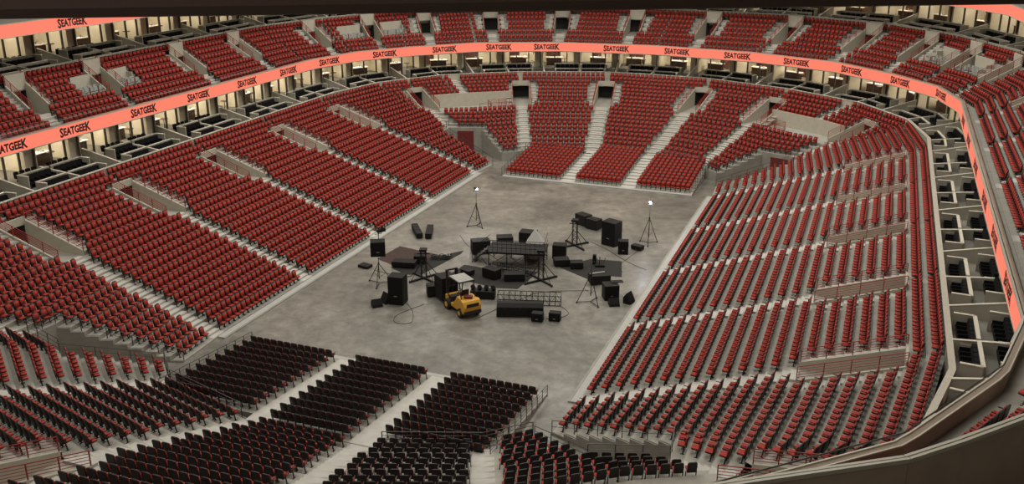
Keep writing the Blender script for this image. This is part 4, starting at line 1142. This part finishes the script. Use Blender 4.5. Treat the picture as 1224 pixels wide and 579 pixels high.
b = MB(); b.box((-.15, 0, 1.0), (.5, .55, .16)); b.hexa([(-.42, .25, 1.05), (-.42, -.25, 1.05), (-.30, -.25, 1.05), (-.30, .25, 1.05)], [(-.50, .22, 1.55), (-.50, -.22, 1.55), (-.42, -.22, 1.55), (-.42, .22, 1.55)]); b.build('driver_seat', BLK, fk)
b = MB(); b.tube((.55, 0, .6), (.32, 0, 1.2), .03, n=6)
for j in range(12):
    a0, a1 = 2*PI*j/12, 2*PI*(j+1)/12; P_ = lambda a: (.32+.07*math.sin(a), .17*math.cos(a), 1.2+.14*math.sin(a)); b.tube(P_(a0), P_(a1), .018, n=4)
b.build('steering_wheel', BLK, fk)
b = MB(); b.box((.62, 0, .68), (.35, .9, .35)); b.build('dashboard', BLK, fk)
for x0, x1, in ((-.85, -.62), (.86, .55)):
    for sy in (-.46, .46):
        b = MB(); b.tube((x0, sy, 1.0 if x0 < 0 else .8), (x1, sy, 2.12), .035, n=5); b.build('pillar', BLK, fk)
b = MB()
for sy in (-.5, .5): b.box((-.03, sy, 2.14), (1.3, .06, .06))
for sx in (-.66, .60): b.box((sx, 0, 2.14), (.06, 1.0, .06))
gd = b.build('overhead_guard', BLK, fk); b = MB()
for i in range(7): b.box((-.55+.18*i, 0, 2.175), (.14, .98, .025))
b.build('roof_slat', ALU, gd)
b = MB()
for sy in (-.34, .34): b.box((1.22, sy, 1.2), (.12, .1, 2.3)); b.box((1.30, sy*.85, 1.25), (.06, .07, 2.1))
for z_ in (.25, 1.2, 2.3): b.box((1.24, 0, z_), (.08, .68, .09))
ms = b.build('mast', BLK, fk)
b = MB(); b.tube((1.2, 0, .2), (1.2, 0, 1.7), .045, n=8); b.build('lift_cylinder', LEGM, ms)
b = MB(); b.box((1.40, 0, .42), (.06, .95, .5)); cg = b.build('carriage', BLK, fk)
for sy in (-.28, .28):
    b = MB(); b.box((1.95, sy, .09), (1.1, .1, .05)); b.box((1.43, sy, .3), (.05, .1, .45)); b.build('fork', LEGM, cg)
r = empty('cushion_pad', (.85+math.cos(math.radians(142))*-1.0, 9.75+math.sin(math.radians(142))*-1.0, 1.36), .4, 'dark red folded pad lying on the rear of the forklift', 'pad')
b = MB(); b.box((0, 0, .1), (.62, .42, .18)); b.build('pad', REDC, r, bevel=.07)
ca, sa = math.cos(math.radians(142)), math.sin(math.radians(142))
case(.85+ca*2.5, 9.75+sa*2.5, 1.25, 1.2, 1.8, math.radians(142), 'tall dark crate carried on the forks of the forklift', z=.12, name='cargo_crate')
# cables across the floor
def cable(pts, label, r_=.018):
    P = [V3(p+(r_,)) for p in pts]; b = MB(); out = []
    for i in range(len(P)-1):
        p0, p1, p2, p3 = P[max(0, i-1)], P[i], P[i+1], P[min(len(P)-1, i+2)]
        for j in range(6):
            t = j/6; out.append(.5*((2*p1)+(p2-p0)*t+(2*p0-5*p1+4*p2-p3)*t*t+(3*p1-p0-3*p2+p3)*t**3))
    out.append(P[-1])
    for a, c in zip(out, out[1:]): b.tube(a, c, r_, n=5)
    o = b.build('floor_cable', RUB); tag(o, label, 'cable')
cable([(-3.5, 9.6), (-2.4, 8.4), (-1.6, 6.6), (-2.6, 6.2), (-3.1, 7.4), (-2.2, 9.8)], 'black cable looping on the floor left of the forklift')
cable([(2.3, 8.6), (2.9, 10.4), (4.0, 13.2), (5.1, 15.1), (8.2, 16.6)], 'black cable running from the forklift to the tripod stand')
cable([(7.0, 13.2), (8.1, 12.0), (7.6, 10.8), (6.9, 10.6)], 'black cable curving right of the ladder truss')
cable([(5.2, 27.2), (6.9, 26.0), (8.3, 24.6), (9.9, 23.2), (11.2, 22.4)], 'black cable crossing floor in front of the largest speaker')
cable([(9.8, 28.0), (9.3, 25.0), (9.0, 22.5), (9.6, 21.2)], 'black cable trailing from the lit stand to right carpet')
cable([(-6.7, 12.4), (-5.5, 14.6), (-6.3, 14.2), (-8.9, 14.6)], 'black cable between left tripod and flat box')
cable([(-1.0, 18.9), (-3.0, 21.5), (-4.3, 22.6), (-6.0, 24.8)], 'black cable running from platform stairs toward far left floor')

# ------------------------------------------------------------------ light
def area(name, loc, size, power, col, rot=(0, 0, 0), sy=None):
    l = bpy.data.lights.new(name, 'AREA'); l.energy = power; l.color = col; l.size = size
    if sy: l.shape = 'RECTANGLE'; l.size_y = sy
    o = bpy.data.objects.new(name, l); COL.objects.link(o); o.location = loc; o.rotation_euler = rot; return o
for ix in (-24, 0, 24):
    for iy in (-12, 22, 56):
        area('overhead_light', (ix, iy, 37), 12, 3200 if iy < 0 else 5200, (1, .95, .86), sy=16)
W = bpy.data.worlds.new('world'); SC.world = W; W.use_nodes = True
W.node_tree.nodes['Background'].inputs[0].default_value = (.9, .88, .8, 1); W.node_tree.nodes['Background'].inputs[1].default_value = .02
for ix in (-10, 16): area('overhead_light', (ix, -50, 37), 10, 1700, (1, .95, .86), sy=10)  # added fill above and behind the camera, lifts the near parapet face
for x, y, z in ((9.9, 28.6, 3.4), (-5.6, 27.6, 3.2)):
    l = bpy.data.lights.new('stand_lamp', 'POINT'); l.energy = 160; l.color = (.9, .92, 1); l.shadow_soft_size = .04
    o = bpy.data.objects.new('stand_lamp', l); COL.objects.link(o); o.location = (x+.1, y-.45, z)
SC.view_settings.view_transform = 'Standard'; SC.view_settings.look = 'None'; SC.view_settings.exposure = 0; SC.view_settings.gamma = 1
SC.view_settings.use_curve_mapping = False
